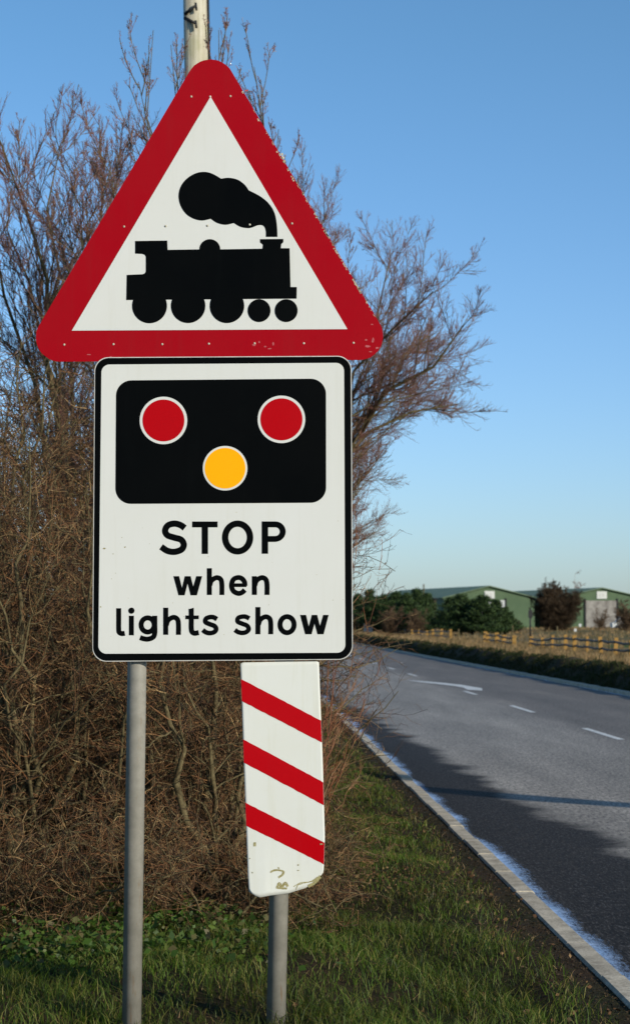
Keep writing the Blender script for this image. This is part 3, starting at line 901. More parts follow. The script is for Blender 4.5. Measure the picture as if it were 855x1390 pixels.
lv = [LV(26, 0.36, (20, 58), (0.31, 0.35), 10, 0.06, 0.035, 0.38, 0.0062),
      LV(15, 0.08, (20, 52), (0.44, 0.8), 7, 0.08, 0.05, 0.5, 0.0038),
      LV(8, 0.08, (18, 50), (0.52, 0.8), 6, 0.08, 0.08, 0.6, 0.0025)]
make_tree('bare_tree', 'bare twiggy tree leaning out over the road to the right of the sign', 'tree', limbs,
          [.085, .075, .065, .065, .065, .065, .04, .06], lv, (M['bark'], M['twig_red']), 21, base=rootpt)

# --- bare trees behind the thicket on the left
Z2 = 19.0
def tree_px(name, label, Z, xbase, stems, seed, rad, lv, mats, bud=None, group='bare trees behind the hedge'):
    rp = (P(xbase, 900, Z).x, Z, 0.05)
    ls = []
    for st, dz in stems:
        n = len(st)
        ls.append([rp] + [tuple(P(x, y, Z + dz * (k + 1) / n)) for k, (x, y) in enumerate(st)])
    return make_tree(name, label, 'tree', ls, rad, lv, mats, seed, group, rp, bud)
lv2 = [LV(22, 0.30, (16, 46), (0.28, 0.6), 9, 0.06, 0.055, 0.40, 0.0055),
       LV(15, 0.10, (16, 45), (0.40, 0.8), 6, 0.07, 0.08, 0.5, 0.0036),
       LV(9, 0.08, (15, 42), (0.45, 0.8), 5, 0.08, 0.08, 0.6, 0.0024)]
tree_px('bare_tree', 'bare tree with forked greyish trunk at the left edge behind the thicket', 18.5, 95, [
    ([(90, 700), (78, 450), (60, 320), (42, 290), (15, 230), (0, 190)], -0.6), ([(88, 700), (75, 420), (75, 300), (82, 250), (82, 195)], .5),
    ([(96, 700), (100, 480), (112, 330), (126, 280), (140, 235)], .8), ([(80, 700), (40, 500), (10, 380), (-20, 300), (-40, 230)], -.2), ([(90, 700), (70, 500), (40, 380), (24, 300), (18, 240)], 1.0)],
    31, [.065, .05, .05, .05, .04], lv2, (M['bark'], M['twig_red']))
tree_px('bare_tree', 'slender bare tree rising behind the left slope of the triangle', 17.0, 185, [
    ([(180, 700), (170, 450), (160, 330), (154, 270), (146, 205)], 0.3), ([(186, 700), (190, 450), (195, 300), (205, 240), (208, 200)], .8),
    ([(170, 700), (140, 480), (128, 380), (120, 330), (108, 270)], -.5), ([(190, 700), (225, 450), (240, 300), (245, 200)], -.3), ([(180, 650), (150, 480), (120, 400), (105, 330), (75, 260)], .7)],
    33, [.035, .035, .03, .03, .03], lv2, (M['bark'], M['twig_red']))
lv3 = [LV(15, 0.40, (12, 32), (0.17, 0.5), 8, 0.05, 0.08, 0.42, 0.0055),
       LV(7, 0.2, (14, 38), (0.40, 0.6), 6, 0.07, 0.10, 0.5, 0.0034),
       LV(4, 0.15, (15, 40), (0.40, 0.6), 5, 0.08, 0.10, 0.6, 0.0026)]
tree_px('bare_tree', 'tallest bare tree with budding upright twigs beside the wooden pole', 15.5, 270, [
    ([(262, 700), (245, 400), (222, 250), (210, 160), (208, 40)], 0.3), ([(268, 700), (262, 400), (248, 250), (240, 160), (232, 60)], .6),
    ([(272, 700), (285, 400), (300, 250), (300, 150), (297, 40)], .2), ([(274, 700), (300, 420), (325, 280), (335, 190), (345, 90)], .5),
    ([(262, 700), (230, 420), (212, 300), (200, 220), (188, 110)], -.4), ([(272, 700), (310, 430), (350, 300), (370, 230), (378, 175)], -.3)],
    35, [.028] * 6, lv3, (M['bark'], M['twig_red']), bud=0.009)
tree_px('bare_tree', 'bare tree with reddish top showing past the right slope of the triangle', 20.0, 360, [
    ([(362, 700), (370, 500), (385, 420), (405, 350), (415, 285)], 0.3), ([(362, 700), (380, 500), (410, 450), (435, 380), (442, 330)], .6), ([(362, 700), (350, 450), (345, 340), (340, 260)], .5),
    ([(362, 700), (400, 520), (440, 460), (465, 410), (474, 385)], .3), ([(362, 700), (372, 480), (378, 380), (382, 290)], -.8)],
    37, [.05] * 5, lv2, (M['bark'], M['twig_red']))

# --- thicket: bare many-stemmed shrubs, three kinds built, then copied
def shrub_proto(name, label, seed, H, spread, nst, lvs, mats, rbase=(0.008, 0.030)):
    rg = np.random.default_rng(seed)
    ls, rads = [], []
    for k in range(nst):
        a = rg.random() * 2 * PI
        s = spread * rg.random() ** 0.7
        h = H * rg.uniform(0.55, 1.0)
        b_ = np.array([math.cos(a) * 0.18 * rg.random() * 2, math.sin(a) * 0.18 * rg.random() * 2, 0.0])
        a2 = a + rg.normal() * 0.5
        tip = np.array([math.cos(a2) * s, math.sin(a2) * s, h])
        mid = b_ * 0.5 + tip * 0.5 + np.array([0, 0, 0.12 * h]) + rg.normal(size=3) * 0.1
        q = [b_, b_ * .75 + mid * .25 + rg.normal(size=3) * .05, mid, mid * .45 + tip * .55 + rg.normal(size=3) * .08, tip]
        q = [np.array([p[0], p[1], max(p[2], 0.0)]) for p in q]
        ls.append(q); rads.append(rg.uniform(*rbase))
    return make_tree(name, label, 'shrub', ls, rads, lvs, mats, seed + 100, 'bare shrubs of the roadside thicket', (0, 0, 0), kseg=12)
lvs_a = [LV(17, 0.05, (30, 85), (0.32, 0.8), 8, 0.19, 0.01, 0.42, 0.0036),
         LV(8, 0.05, (30, 80), (0.55, 0.9), 7, 0.20, 0.01, 0.6, 0.0024),
         LV(4, 0.05, (25, 75), (0.62, 0.9), 5, 0.20, 0.02, 0.6, 0.0015)]
protos = [shrub_proto('bare_shrub', 'p', 41, 2.9, 0.9, 15, lvs_a, (M['bark'], M['twig_brown'])),
          shrub_proto('bare_shrub', 'p', 43, 2.5, 1.0, 17, lvs_a, (M['bark'], M['twig_brown'])),
          shrub_proto('bare_shrub', 'p', 47, 3.1, 0.75, 15, lvs_a, (M['bark'], M['twig_brown']))]
used = set()
def copy_tree(o):
    c = o.copy(); COL.objects.link(c)
    for ch in o.children:
        d = ch.copy(); COL.objects.link(d); d.parent = c
    return c
spots = [  # X, Y, proto, rot, scale, label
    (-0.62, 11.1, 1, 20, 0.90, 'bare brown shrub just behind the gap between the two sign posts'),
    (-1.45, 11.0, 0, 140, 1.0, 'bare tangled shrub directly left of the left sign post'),
    (-2.35, 11.2, 2, 60, 1.0, 'bare shrub at the left edge of the thicket nearest the camera'),
    (-0.35, 13.0, 2, 200, 0.95, 'bare shrub behind the striped marker board'),
    (-1.05, 12.7, 1, 250, 1.2, 'bare shrub in the second row behind the STOP plate'),
    (-1.95, 12.9, 2, 310, 1.17, 'bare shrub in the second row behind the left post'),
    (-2.9, 13.0, 0, 30, 1.1, 'bare shrub in the second row at the left edge of the thicket'),
    (-0.65, 14.5, 0, 80, 1.08, 'bare shrub in the third row near the right end of the thicket'),
    (-1.6, 14.3, 1, 170, 1.35, 'bare shrub in the third row below the small slender tree'),
    (-2.6, 14.7, 2, 10, 1.18, 'bare shrub in the third row at the left under the forked tree'),
    (-1.0, 16.3, 2, 120, 1.15, 'bare shrub at the back of the thicket behind the plate'),
    (-2.1, 16.4, 1, 220, 1.45, 'bare shrub at the back of the thicket behind the left post'),
    (-3.3, 16.5, 0, 330, 1.3, 'bare shrub at the back left corner of the thicket'),
    (-3.5, 11.9, 1, 100, 1.15, 'bare shrub past the left edge of the picture in the front row'),
    (-0.9, 18.6, 0, 190, 1.15, 'bare shrub beside the foot of the wooden pole'),
    (-2.3, 18.8, 2, 290, 1.3, 'bare shrub behind the thicket left of the wooden pole'),
    (-0.9, 21.5, 1, 45, 1.3, 'bare shrub on the verge beyond the wooden pole'),
    (-0.9, 24.2, 0, 270, 1.2, 'bare shrub at the foot of the tree leaning over the road'),
]
for X, Y, k, rz, sc, lab in spots:
    o = protos[k] if k not in used else copy_tree(protos[k])
    used.add(k)
    o.location = (X, Y, 0.0)
    o.rotation_euler = (0, 0, R(rz))
    o.scale = (sc, sc, sc)
    o['label'] = lab

# low tangles at the hedge foot
tang = shrub_proto('bramble_tangle', 'p', 53, 0.62, 0.8, 8, [LV(14, 0.05, (35, 90), (0.45, 0.8), 8, 0.22, -0.02, 0.5, 0.0030),
         LV(8, 0.05, (30, 80), (0.6, 0.9), 6, 0.22, -0.01, 0.6, 0.0020), LV(4, 0.05, (25, 75), (0.6, 0.9), 5, 0.2, 0.0, 0.6, 0.0015)], (M['bark'], M['twig_brown']), (0.004, 0.010))
for q, (X, Y, rz, sc, lab) in enumerate([(-0.62, 10.2, 0, .95, 'low bramble tangle on the weeds between the two posts'), (-0.12, 10.7, 75, .85, 'low bramble tangle behind the foot of the striped marker'),
        (-1.2, 10.15, 130, 1.0, 'low bramble tangle just left of the left post'), (-1.8, 10.2, 200, 1.1, 'low bramble tangle at the left edge of the picture'), (-2.6, 10.7, 290, 1.1, 'low bramble tangle past the left edge of the picture'),
        (-0.15, 12.3, 30, .8, 'low bramble tangle hidden behind the right edge of the marker')]):
    o = tang if q == 0 else copy_tree(tang)
    o.location = (X, Y, 0); o.rotation_euler = (0, 0, R(rz)); o.scale = (sc, sc, sc)
    o['label'] = lab; o['category'] = 'bramble'; o['group'] = 'low bramble tangles along the hedge foot'

# --- long thin red shoots leaning out past the plate
shoots = []
rg = np.random.default_rng(5)
named = [([(425, 1120), (452, 900), (478, 745), (497, 690), (500, 640)], 11.6), ([(420, 1120), (450, 930), (480, 815), (494, 770), (497, 735)], 11.3),
         ([(415, 1150), (450, 960), (500, 850), (512, 800), (515, 770)], 11.0), ([(415, 1150), (450, 1010), (480, 960), (508, 925), (517, 905)], 10.9),
         ([(410, 1150), (440, 1000), (475, 930), (500, 890), (518, 870)], 11.2), ([(430, 1130), (455, 900), (476, 800), (482, 760), (484, 740)], 11.8)]
for pl, Z in named: shoots.append([tuple(P(x, y, Z)) for x, y in pl])
for k in range(46):
    Z = rg.uniform(10.7, 14.0)
    x0 = rg.uniform(375, 425); y0 = 845 + 1.6 * 2600 / Z - rg.uniform(0, 90)
    L = rg.uniform(60, 230); a = R(rg.uniform(40, 78))
    x3 = x0 + L * math.cos(a) * 0.85; y3 = y0 - L * math.sin(a) - 40
    if x3 > 505: x3 = 505 - rg.random() * 20
    shoots.append([tuple(P(x0, y0, Z)), tuple(P(x0 * .62 + x3 * .38, y0 * .6 + y3 * .4, Z)), tuple(P(x0 * .25 + x3 * .75, y0 * .28 + y3 * .72, Z + rg.normal() * .1)), tuple(P(x3, y3, Z + rg.normal() * .2))])
sr = make_tree('bramble', 'thin reddish bramble shoots leaning out over the kerb right of the plate', 'bramble', shoots,
               [0.0042] * len(shoots), [LV(3, 0.3, (12, 32), (0.22, 0.6), 6, 0.04, 0.04, 0.7, 0.0022), LV(2, 0.2, (15, 35), (0.3, 0.6), 5, 0.04, 0.03, 0.7, 0.0016)],
               (M['twig_tan'], M['twig_tan']), 77, base=(P(405, 1000, 11.3).x, 11.3, 0))

# --- leaves: flat little quads
def leaf_quads(p, size, rg, tilt=1.0, aspect=0.7):
    n = len(p)
    d = rg.normal(size=(n, 3)); d[:, 2] *= tilt; d /= np.linalg.norm(d, axis=1, keepdims=True)
    e_ = np.cross(d, rg.normal(size=(n, 3)) * (1, 1, 1)); e_ /= np.linalg.norm(e_, axis=1, keepdims=True) + 1e-9
    s = (size * rg.uniform(0.6, 1.3, n))[:, None]
    V = np.stack([p - d * s, p + e_ * s * aspect + d * s * .1, p + d * s, p - e_ * s * aspect + d * s * .1], 1).reshape(-1, 3)
    return V, np.arange(4 * n).reshape(-1, 4)
def blades(u, v, h, wd, rg, lean=0.5, z=None):
    """curved grass blades at road coords (u,v); 2 quads each, tip narrow"""
    n = len(u)
    z = gh(u, v) if z is None else z
    base = uvw(u, v, z - 0.005)
    a = rg.random(n) * 2 * PI
    side = np.stack([np.cos(a), np.sin(a), np.zeros(n)], -1) * (wd[:, None] / 2)
    la = rg.random(n) * 2 * PI
    ln = np.stack([np.cos(la), np.sin(la), np.zeros(n)], -1) * (h * lean * rg.uniform(0.2, 1.3, n))[:, None]
    up = np.zeros((n, 3)); up[:, 2] = h
    mid = base + ln * 0.35 + up * 0.6
    tip = base + ln + up * (1.0 - 0.25 * rg.random(n))[:, None]
    V = np.stack([base - side, base + side, mid - side * .8, mid + side * .8, tip - side * .15, tip + side * .15], 1).reshape(-1, 3)
    o = (np.arange(n) * 6)[:, None, None]
    Fq = (np.array([[0, 1, 3, 2], [2, 3, 5, 4]])[None] + o).reshape(-1, 4)
    return V, Fq
def vnoise(u, v, s, seed=0):
    return (np.sin(u * s * 1.7 + seed) * np.cos(v * s * 1.3 - seed * 2) + np.sin(u * s * 3.9 + v * s * 2.7 + seed * 3) * 0.6 + np.sin(v * s * 5.3 - u * s * 4.1 + seed) * 0.4) / 2.0
rg = np.random.default_rng(99)
def scatter(n, u0, u1, v0, v1): return rg.uniform(u0, u1, n), rg.uniform(v0, v1, n)
parts = []
for (n, u0, u1, v0, v1, h0, h1, wd) in ((150000, -3.2, 1.50, 5.5, 14.0, .018, .06, .0035), (60000, -1.2, 1.52, 14.0, 24, .02, .06, .006), (30000, -1.0, 1.52, 24, 60, .03, .08, .012)):
    u_, v_ = scatter(n, u0, u1, v0, v1)
    d = vnoise(u_, v_, 1.6, 1.0) + 0.3
    nearkerb = np.clip((1.53 - u_) / 0.45, 0, 1)
    keep = rg.random(n) < np.clip(0.55 + 0.60 * d, 0.30, 1) * (0.05 + 0.95 * nearkerb)
    # worn earthy patch beside the marker
    worn = np.exp(-(((v_ - 11.6) / 0.8) ** 2)) * np.exp(-(((u_ - 0.7) / 0.7) ** 2))
    keep &= rg.random(n) > worn * 0.55
    u_, v_ = u_[keep], v_[keep]
    tuft = 1 + 0.8 * np.clip(vnoise(u_, v_, 4.0, 5.0), 0, 1) + 0.55 * np.clip((10.3 - v_) / 1.0, 0, 1) * (v0 < 14)
    parts.append(blades(u_, v_, rg.uniform(h0, h1, len(u_)) * tuft, np.full(len(u_), wd), rg, 0.9))
V, Fq = join_quads(parts)
o = link('verge_grass', npmesh('verge_grass', V, Fq, 4), M['grass'])
tag(o, 'short green winter grass on the verge between hedge and kerb', 'grass', kind='stuff')
# straw in the verge
u_, v_ = scatter(16000, -3.0, 1.5, 6, 20)
V, Fq = blades(u_, v_, rg.uniform(.01, .05, len(u_)), np.full(len(u_), .003), rg, 2.2)
tag(link('straw', npmesh('straw', V, Fq, 4), M['grass_dry']), 'dead straw lying among the verge grass', 'straw', kind='stuff')
# fallen leaves
n = 2200
u_ = np.concatenate([rg.uniform(-4, 1.55, n), rg.normal(0.55, 0.4, 1500), rg.uniform(1.2, 1.6, 350)]); v_ = np.concatenate([rg.uniform(7, 22, n), rg.normal(11.8, 0.4, 1500), rg.uniform(7, 30, 350)])
u_ = np.minimum(u_, 1.6)
V, Fq = leaf_quads(uvw(u_, v_, gh(u_, v_) + rg.uniform(.0, .03, len(u_))), rg.uniform(.005, .016, len(u_)), rg, 0.35)
tag(link('fallen_leaves', npmesh('fallen_leaves', V, Fq, 4), M['leaf_dead']), 'brown fallen leaves scattered over verge and hedge bottom', 'leaves', kind='stuff')
# deep leaf litter under the thicket
n = 30000
u_ = rg.uniform(-4.5, 0.45, n); v_ = rg.uniform(10.9, 24, n)
V, Fq = leaf_quads(uvw(u_, v_, gh(u_, v_) + rg.uniform(.0, .07, n)), np.full(n, .02), rg, 0.5)
tag(link('leaf_litter', npmesh('leaf_litter', V, Fq, 4), M['leaf_dead']), 'thick brown leaf litter under the bare thicket', 'leaf litter', kind='stuff')
# soil and grit strip against the kerb
n = 9000
u_ = rg.uniform(1.30, 1.61, n); v_ = rg.uniform(5, 30, n)
V, Fq = leaf_quads(uvw(u_, v_, gh(u_, v_) + .004), np.full(n, .006), rg, 1)
tag(link('grit', npmesh('grit', V, Fq, 4), M['soil']), 'dark grit and crumbs of soil along the back of the kerb', 'grit', kind='stuff')
# leafy weeds
cl_u = np.concatenate([rg.uniform(-2.6, 0.35, 70), rg.uniform(-1.1, -0.05, 110)]); cl_v = np.concatenate([rg.uniform(8.6, 10.4, 70), rg.uniform(8.9, 10.5, 110)])
pp = []
for a_, b_ in zip(cl_u, cl_v):
    k = int(rg.integers(8, 42)); hgt = rg.uniform(0.03, 0.13)
    r_ = rg.uniform(0.04, 0.10)
    q = np.stack([a_ + rg.normal(size=k) * r_, b_ + rg.normal(size=k) * r_], -1)
    pp.append(uvw(q[:, 0], q[:, 1], gh(q[:, 0], q[:, 1]) + rg.random(k) ** 0.7 * hgt))
pp = np.concatenate(pp)
V, Fq = leaf_quads(pp, rg.uniform(.008, .024, len(pp)), rg, 0.6, 0.75)
tag(link('leafy_weeds', npmesh('leafy_weeds', V, Fq, 4), M['weed']), 'low green leafy weeds growing at the foot of the thicket', 'weeds', kind='stuff')
# ivy and old leaves caught in the thicket
n = 2600
X_ = rg.uniform(-3.0, 0.1, n); Y_ = rg.uniform(11.2, 14, n); Z_ = rg.random(n) ** 1.4 * 2.4 + .1
V, Fq = leaf_quads(np.stack([X_, Y_, Z_], -1), np.full(n, .009), rg, 1)
tag(link('withered_leaves', npmesh('withered_leaves', V, Fq, 4), M['leaf_dead']), 'a few withered leaves caught in the twigs of the thicket', 'leaves', kind='stuff')

# ---------------------------------------------------------------- wooden pole
ZP = 20.0
pt, pb = P(264.8, 0, ZP), P(266.6, 90, ZP)
dxp = (pt.x - pb.x) / (pt.z - pb.z)
topz = 9.2
wp = empty('telegraph_pole', (pb.x - dxp * pb.z, ZP, 0))
tag(wp, 'weathered pale wooden telegraph pole rising behind the tip of the triangle', 'telegraph pole')
m, nt, b = new_mat('weathered_wood', 0.85, 0.2)
tc = nt.nodes.new('ShaderNodeTexCoord'); mp = nt.nodes.new('ShaderNodeMapping'); mp.inputs['Scale'].default_value = (22, 22, 0.9)
nt.links.new(tc.outputs['Object'], mp.inputs[0])
n1 = noise(nt, 1.0, 6, 0.65, mp.outputs[0]); n2 = noise(nt, 3, 4)
col = ramp(nt, n1.outputs[0], [(0.3, (0.20, 0.17, 0.11)), (0.5, (0.42, 0.38, 0.28)), (0.7, (0.55, 0.51, 0.40))]).outputs[0]
nt.links.new(mixc(nt, ramp(nt, n2.outputs[0], [(0.5, (0, 0, 0)), (0.7, (0.5, 0.5, 0.5))]).outputs[0], col, (0.25, 0.25, 0.11)), b.inputs['Base Color'])
bump(nt, b, n1.outputs[0], 0.5, 0.01)
M['wood'] = m
tube_between('pole', (pb.x - dxp * (pb.z + .3), ZP, -.3), (pb.x + dxp * (topz - pb.z), ZP, topz), 0.155, 0.122, M['wood'], wp, 28)
cz0 = pb.x
tube_between('cable_conduit', (cz0 + 0.138 - dxp * (pb.z), ZP - 0.01, .1), (cz0 + 0.134 + dxp * (topz - .3 - pb.z), ZP - 0.01, topz - .3), 0.016, 0.016, M['black_plastic'], wp, 10)
bz = P(0, 20, ZP).z
for za, zb, xo in ((bz - .02, bz + .05, -.12), (bz - .06, bz - .14, -.12)):
    tube_between('bracket', (cz0 + xo, ZP - .10, za), (cz0 + xo + .12, ZP - .17, zb), 0.020, 0.014, M['black_plastic'], wp, 8)
    tube_between('bracket', (cz0 + xo + .12, ZP - .17, zb + .03), (cz0 + xo + .13, ZP - .17, zb - .05), 0.012, 0.012, M['black_plastic'], wp, 8)

# ---------------------------------------------------------------- right-hand verge and field
def tuft_field(name, label, n, u0, u1, v0, v1, h, wd, mat, lean=0.4, cond=None, cat='grass'):
    q = rg.random(n)
    v_ = v0 * (v1 / v0) ** q
    u_ = rg.uniform(u0, u1, n)
    keep = vnoise(u_, v_, 0.9, 2.0) + rg.random(n) > 0.25
    if cond is not None: keep &= cond(u_, v_)
    u_, v_ = u_[keep], v_[keep]
    hh = rg.uniform(h[0], h[1], len(u_)) * (1 + 0.5 * vnoise(u_, v_, 0.5, 7.0))
    V, Fq = blades(u_, v_, hh, np.full(len(u_), wd) * (v_ / v0) ** 0.6, rg, lean)
    return tag(link(name, npmesh(name, V, Fq, 4), mat), label, cat, kind='stuff')
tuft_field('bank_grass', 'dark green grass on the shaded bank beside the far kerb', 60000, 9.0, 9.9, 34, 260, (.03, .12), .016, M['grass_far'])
tuft_field('dry_grass', 'tall straw coloured grass between the bank and the yellow fence', 110000, 9.5, 17.5, 38, 280, (.08, .26), .014, M['grass_dry'], cond=lambda a, b_: (vnoise(a, b_, 0.35, 4.0) > -0.45) & (a > 9.9 + 1.0 * vnoise(a * 0, b_, 0.8, 1.0)))
tuft_field('meadow_grass', 'low tan and green grass of the field behind the fence', 60000, 17, 60, 80, 320, (.10, .35), .03, M['grass_dry'], cond=lambda a, b_: vnoise(a, b_, 0.12, 3.0) > 0.0)

# fence
M['fence_wood'] = island_mat('fence_wood', [(0.22, 0.130, 0.045), (0.30, 0.17, 0.045), (0.15, 0.11, 0.06), (0.19, 0.135, 0.07)], 0.8, 0.2)
FU = 16.0
def fence_at(px): return FU / ((px - 427.5) / F + 97.5 / F)
def fence(label, pxs, tops, rails, wpx=4.8):
    Zm = fence_at(pxs[0])
    root = empty('rail_fence', (P(pxs[0], 860, Zm).x, Zm, 0))
    tag(root, label, 'fence', 'sections of yellow post fence')
    pts = []
    for px, ty in zip(pxs, tops):
        Z = fence_at(px); p = P(px + random.uniform(-1.2, 1.2), ty + random.uniform(-1.2, 1.2), Z)
        uu_, vv_ = W2UV(p.x, p.y)
        g0 = float(gh(uu_, vv_)) - 0.1
        tilt = random.uniform(-.06, .06)
        w_ = wpx / F * min(Z, 120) * random.uniform(.7, 1.15)
        bm = bmesh.new()
        vs_ = []
        for z_, sh in ((g0, 0), (p.z - .03, tilt), (p.z, tilt)):
            ww = w_ / 2 * (0.8 if z_ == p.z else 1)
            vs_.append([bm.verts.new((p.x + dx * ww + sh, p.y + dy * 0.06, z_)) for dx, dy in ((-1, -1), (1, -1), (1, 1), (-1, 1))])
        for a_, b_ in zip(vs_, vs_[1:]):
            for i in range(4): bm.faces.new((a_[i], a_[(i + 1) % 4], b_[(i + 1) % 4], b_[i]))
        bm.faces.new(vs_[-1])
        link('fence_post', bmesh_to('fence_post', bm), M['fence_wood'], root)
        pts.append((p, g0, Z))
    for fr in rails:
        line = []
        for i, (p, g0, Z) in enumerate(pts):
            q = Vector((p.x, p.y - 0.09, g0 + .1 + (p.z - g0 - .1) * fr))
            if i:
                m_ = (line[-1] + q) / 2; m_.z -= 0.045 + random.uniform(0, .03)
                line.append(m_)
            line.append(q)
        pl = resample([tuple(a_) for a_ in line], len(line) * 3)[None]
        V, Fq = tubes([(pl, np.full(pl.shape[:2], 0.052))], 6)
        link('rail', npmesh('rail', V, Fq, 4, True), M['black_plastic'], root)
    return root
random.seed(5)
L2 = lambda x, y: (655 + x / 4.275, 760 + y / 4.275)
near = [(277, 443), (350, 447), (397, 436), (480, 437), (540, 440), (600, 448), (687, 450), (770, 455), (862, 462), (960, 470)]
fence('yellow post fence with two sagging black rails nearest the right edge', [L2(*p)[0] for p in near], [L2(*p)[1] for p in near], (0.80, 0.42))
mid = [(657, 858.5), (663, 859), (676, 860), (684, 861.5), (698, 863)]
fence('short middle section of yellow post fence below the right hand conifers', [p[0] for p in mid], [p[1] for p in mid], (0.82, 0.4), 5)
far = [(505, 853.5), (519, 854), (530, 854.5), (540, 854.5), (548, 854.5), (560, 855), (569, 854.5), (579, 855), (589, 854.5), (599, 854), (610.5, 854.5)]
fence('farthest section of yellow post fence below the left hand conifers', [p[0] for p in far], [p[1] for p in far], (0.8, 0.35), 4)
# bare stakes standing in the grass near the fence
stk = [(430, 846, 'thin grey stake just behind the near fence below the dark round tree', 3), (637, 445, 'thin grey stake between the near fence posts', 2.5), (732, 390, 'tall pale stake behind the near fence below the right hand barn', 3), (175, 375, 'tan stake at the left end of the grass below the barns', 5)]
for x, y, lab, ww in ((L2(430, 385)[0], L2(0, 385)[1], stk[0][2], 2.5), (L2(637, 445)[0], 864, stk[1][2], 2), (L2(732, 390)[0], 853, stk[2][2], 2.5), (L2(172, 375)[0], 849, stk[3][2], 2.0), (622, 854, 'pale stake standing in the gap of the fence below the conifers', 2.5)):
    Z = fence_at(x) * 1.05; p = P(x, y, Z)
    uu_, vv_ = W2UV(p.x, p.y); g0 = float(gh(uu_, vv_))
    o = tube_between('stake', (p.x, p.y, g0 - .1), (p.x + .02, p.y, p.z), ww / 2 / F * Z, ww / 2.6 / F * Z, M['fence_wood'] if ww > 3 else M['bark'], None, 8)
    tag(o, lab, 'stake', 'stakes near the yellow fence')

# ---------------------------------------------------------------- conifers and shrubs behind the fence
def gz(X, Y):
    a_, b_ = W2UV(X, Y)
    return float(gh(a_, b_))
def conifer(px, top, wpx, Z, seed, label, mat=None, group='evergreens in front of the barns', name='conifer', cat='tree', round_=False, nl=None):
    rg = np.random.default_rng(seed)
    p = P(px, top, Z); g0 = gz(p.x, Z)
    H = p.z - g0; Rr = wpx / 2 / F * Z
    root = empty(name, (p.x, Z, g0)); tag(root, label, cat, group)
    tube_between('trunk', (p.x, Z, g0 - .1), (p.x, Z, g0 + H * .92), .12, .03, M['bark_dark'], root, 8)
    n = nl or 8500
    nb = 95
    # leaf sprays carried on boughs: uneven outline with gaps
    hb = rg.random(nb) ** 1.1
    ab = rg.random(nb) * 2 * PI
    prof = (1 - hb) ** 0.85 + .05 if not round_ else np.sqrt(np.clip(1 - (hb * 1.7 - .75) ** 2, .05, 1))
    lb = Rr * prof * rg.uniform(0.5, 1.5, nb)
    bi = rg.integers(0, nb, n); t = rg.random(n) ** 0.6
    x = p.x + np.cos(ab[bi]) * lb[bi] * t + rg.normal(size=n) * Rr * .10
    y = Z + np.sin(ab[bi]) * lb[bi] * t + rg.normal(size=n) * Rr * .10
    z = g0 + (hb[bi] * .92 + .04) * H + t * H * .16 + rg.normal(size=n) * H * .022
    z = np.maximum(z, g0 + .05)
    V, Fq = leaf_quads(np.stack([x, y, z], -1), np.full(n, .10), rg, 1.4, .55)
    link('crown', npmesh('crown', V, Fq, 4), mat or M['conifer'], root)
    return root
cl_ = [(485, 812, 22, 205), (503, 806, 26, 200), (521, 812, 24, 208), (537, 809, 24, 200), (552, 811, 26, 196), (566, 806, 24, 200), (580, 812, 22, 204), (612, 817, 26, 190), (626, 813, 26, 186), (641, 818, 24, 190), (656, 814, 28, 184), (673, 820, 26, 186), (686, 829, 18, 188)]
labs = ['dark conifer right beside the black edge of the STOP plate', 'conifer with the highest peak of the left hand row', 'low conifer behind the brown shrub in the left row',
        'conifer in the middle of the left row behind brown scrub', 'conifer left of the thin flue pole', 'conifer directly below the thin flue pole', 'last conifer of the left row beside the gap',
        'first conifer of the right row in front of the green barn', 'conifer in front of the left part of the green barn', 'conifer left of the white barn door', 'conifer in front of the white barn door', 'broad conifer under the right edge of the white barn door', 'small conifer at the right end of the row']
for i, ((px, ty, wd, Z), lab) in enumerate(zip(cl_, labs)):
    conifer(px, ty, wd * 2.1, Z, 200 + i, lab)
M['scrub'] = island_mat('scrub_twigs', [(0.075, 0.048, 0.030), (0.11, 0.065, 0.036), (0.055, 0.042, 0.025), (0.14, 0.09, 0.05)], 0.8, 0.2)
M['dark_scrub'] = island_mat('dark_bare_twigs', [(0.034, 0.022, 0.012), (0.055, 0.034, 0.018), (0.026, 0.019, 0.011), (0.075, 0.048, 0.026)], 0.8, 0.2)
def far_bare(px, top, wpx, Z, seed, label, mat, name='bare_tree', group='bare trees in the field', nst=14, thick=1.0, cat='tree', lens=(0.45, 0.5)):
    rg = np.random.default_rng(seed)
    p = P(px, top, Z); g0 = gz(p.x, Z); H = p.z - g0; Rr = wpx / 2 / F * Z
    ls = []
    for k in range(nst):
        a_ = rg.random() * 2 * PI; s = Rr * .75 * rg.random() ** .6
        h = H * (1 - .45 * (s / Rr) ** 2) * rg.uniform(.6, .92)
        ls.append([(p.x, Z, g0 - .1), (p.x + math.cos(a_) * s * .3, Z + math.sin(a_) * s * .3, g0 + h * .3), (p.x + math.cos(a_) * s * .8, Z + math.sin(a_) * s * .8, g0 + h * .7), (p.x + math.cos(a_) * s, Z + math.sin(a_) * s, g0 + h)])
    return make_tree(name, label, cat, ls, [.07 * thick] * nst,
                     [LV(14, .05, (25, 75), (lens[0], lens[1]), 6, .09, .02, .5, .024 * thick), LV(9, .1, (20, 60), (.5, .6), 5, .10, .05, .6, .014 * thick), LV(5, .1, (20, 60), (.55, .6), 4, .1, .05, .6, .011 * thick)],
                     (mat, mat), seed, group, (p.x, Z, g0), kseg=8)
far_bare(755, 786, 88, 220, 301, 'dark round bare tree standing between the two green barns', M['dark_scrub'], thick=1.6, nst=60)
far_bare(530, 820, 56, 188, 302, 'reddish brown scrub in front of the left hand conifers', M['scrub'], 'scrub_bush', 'brown scrub in the field', 12, 1.1, 'shrub')
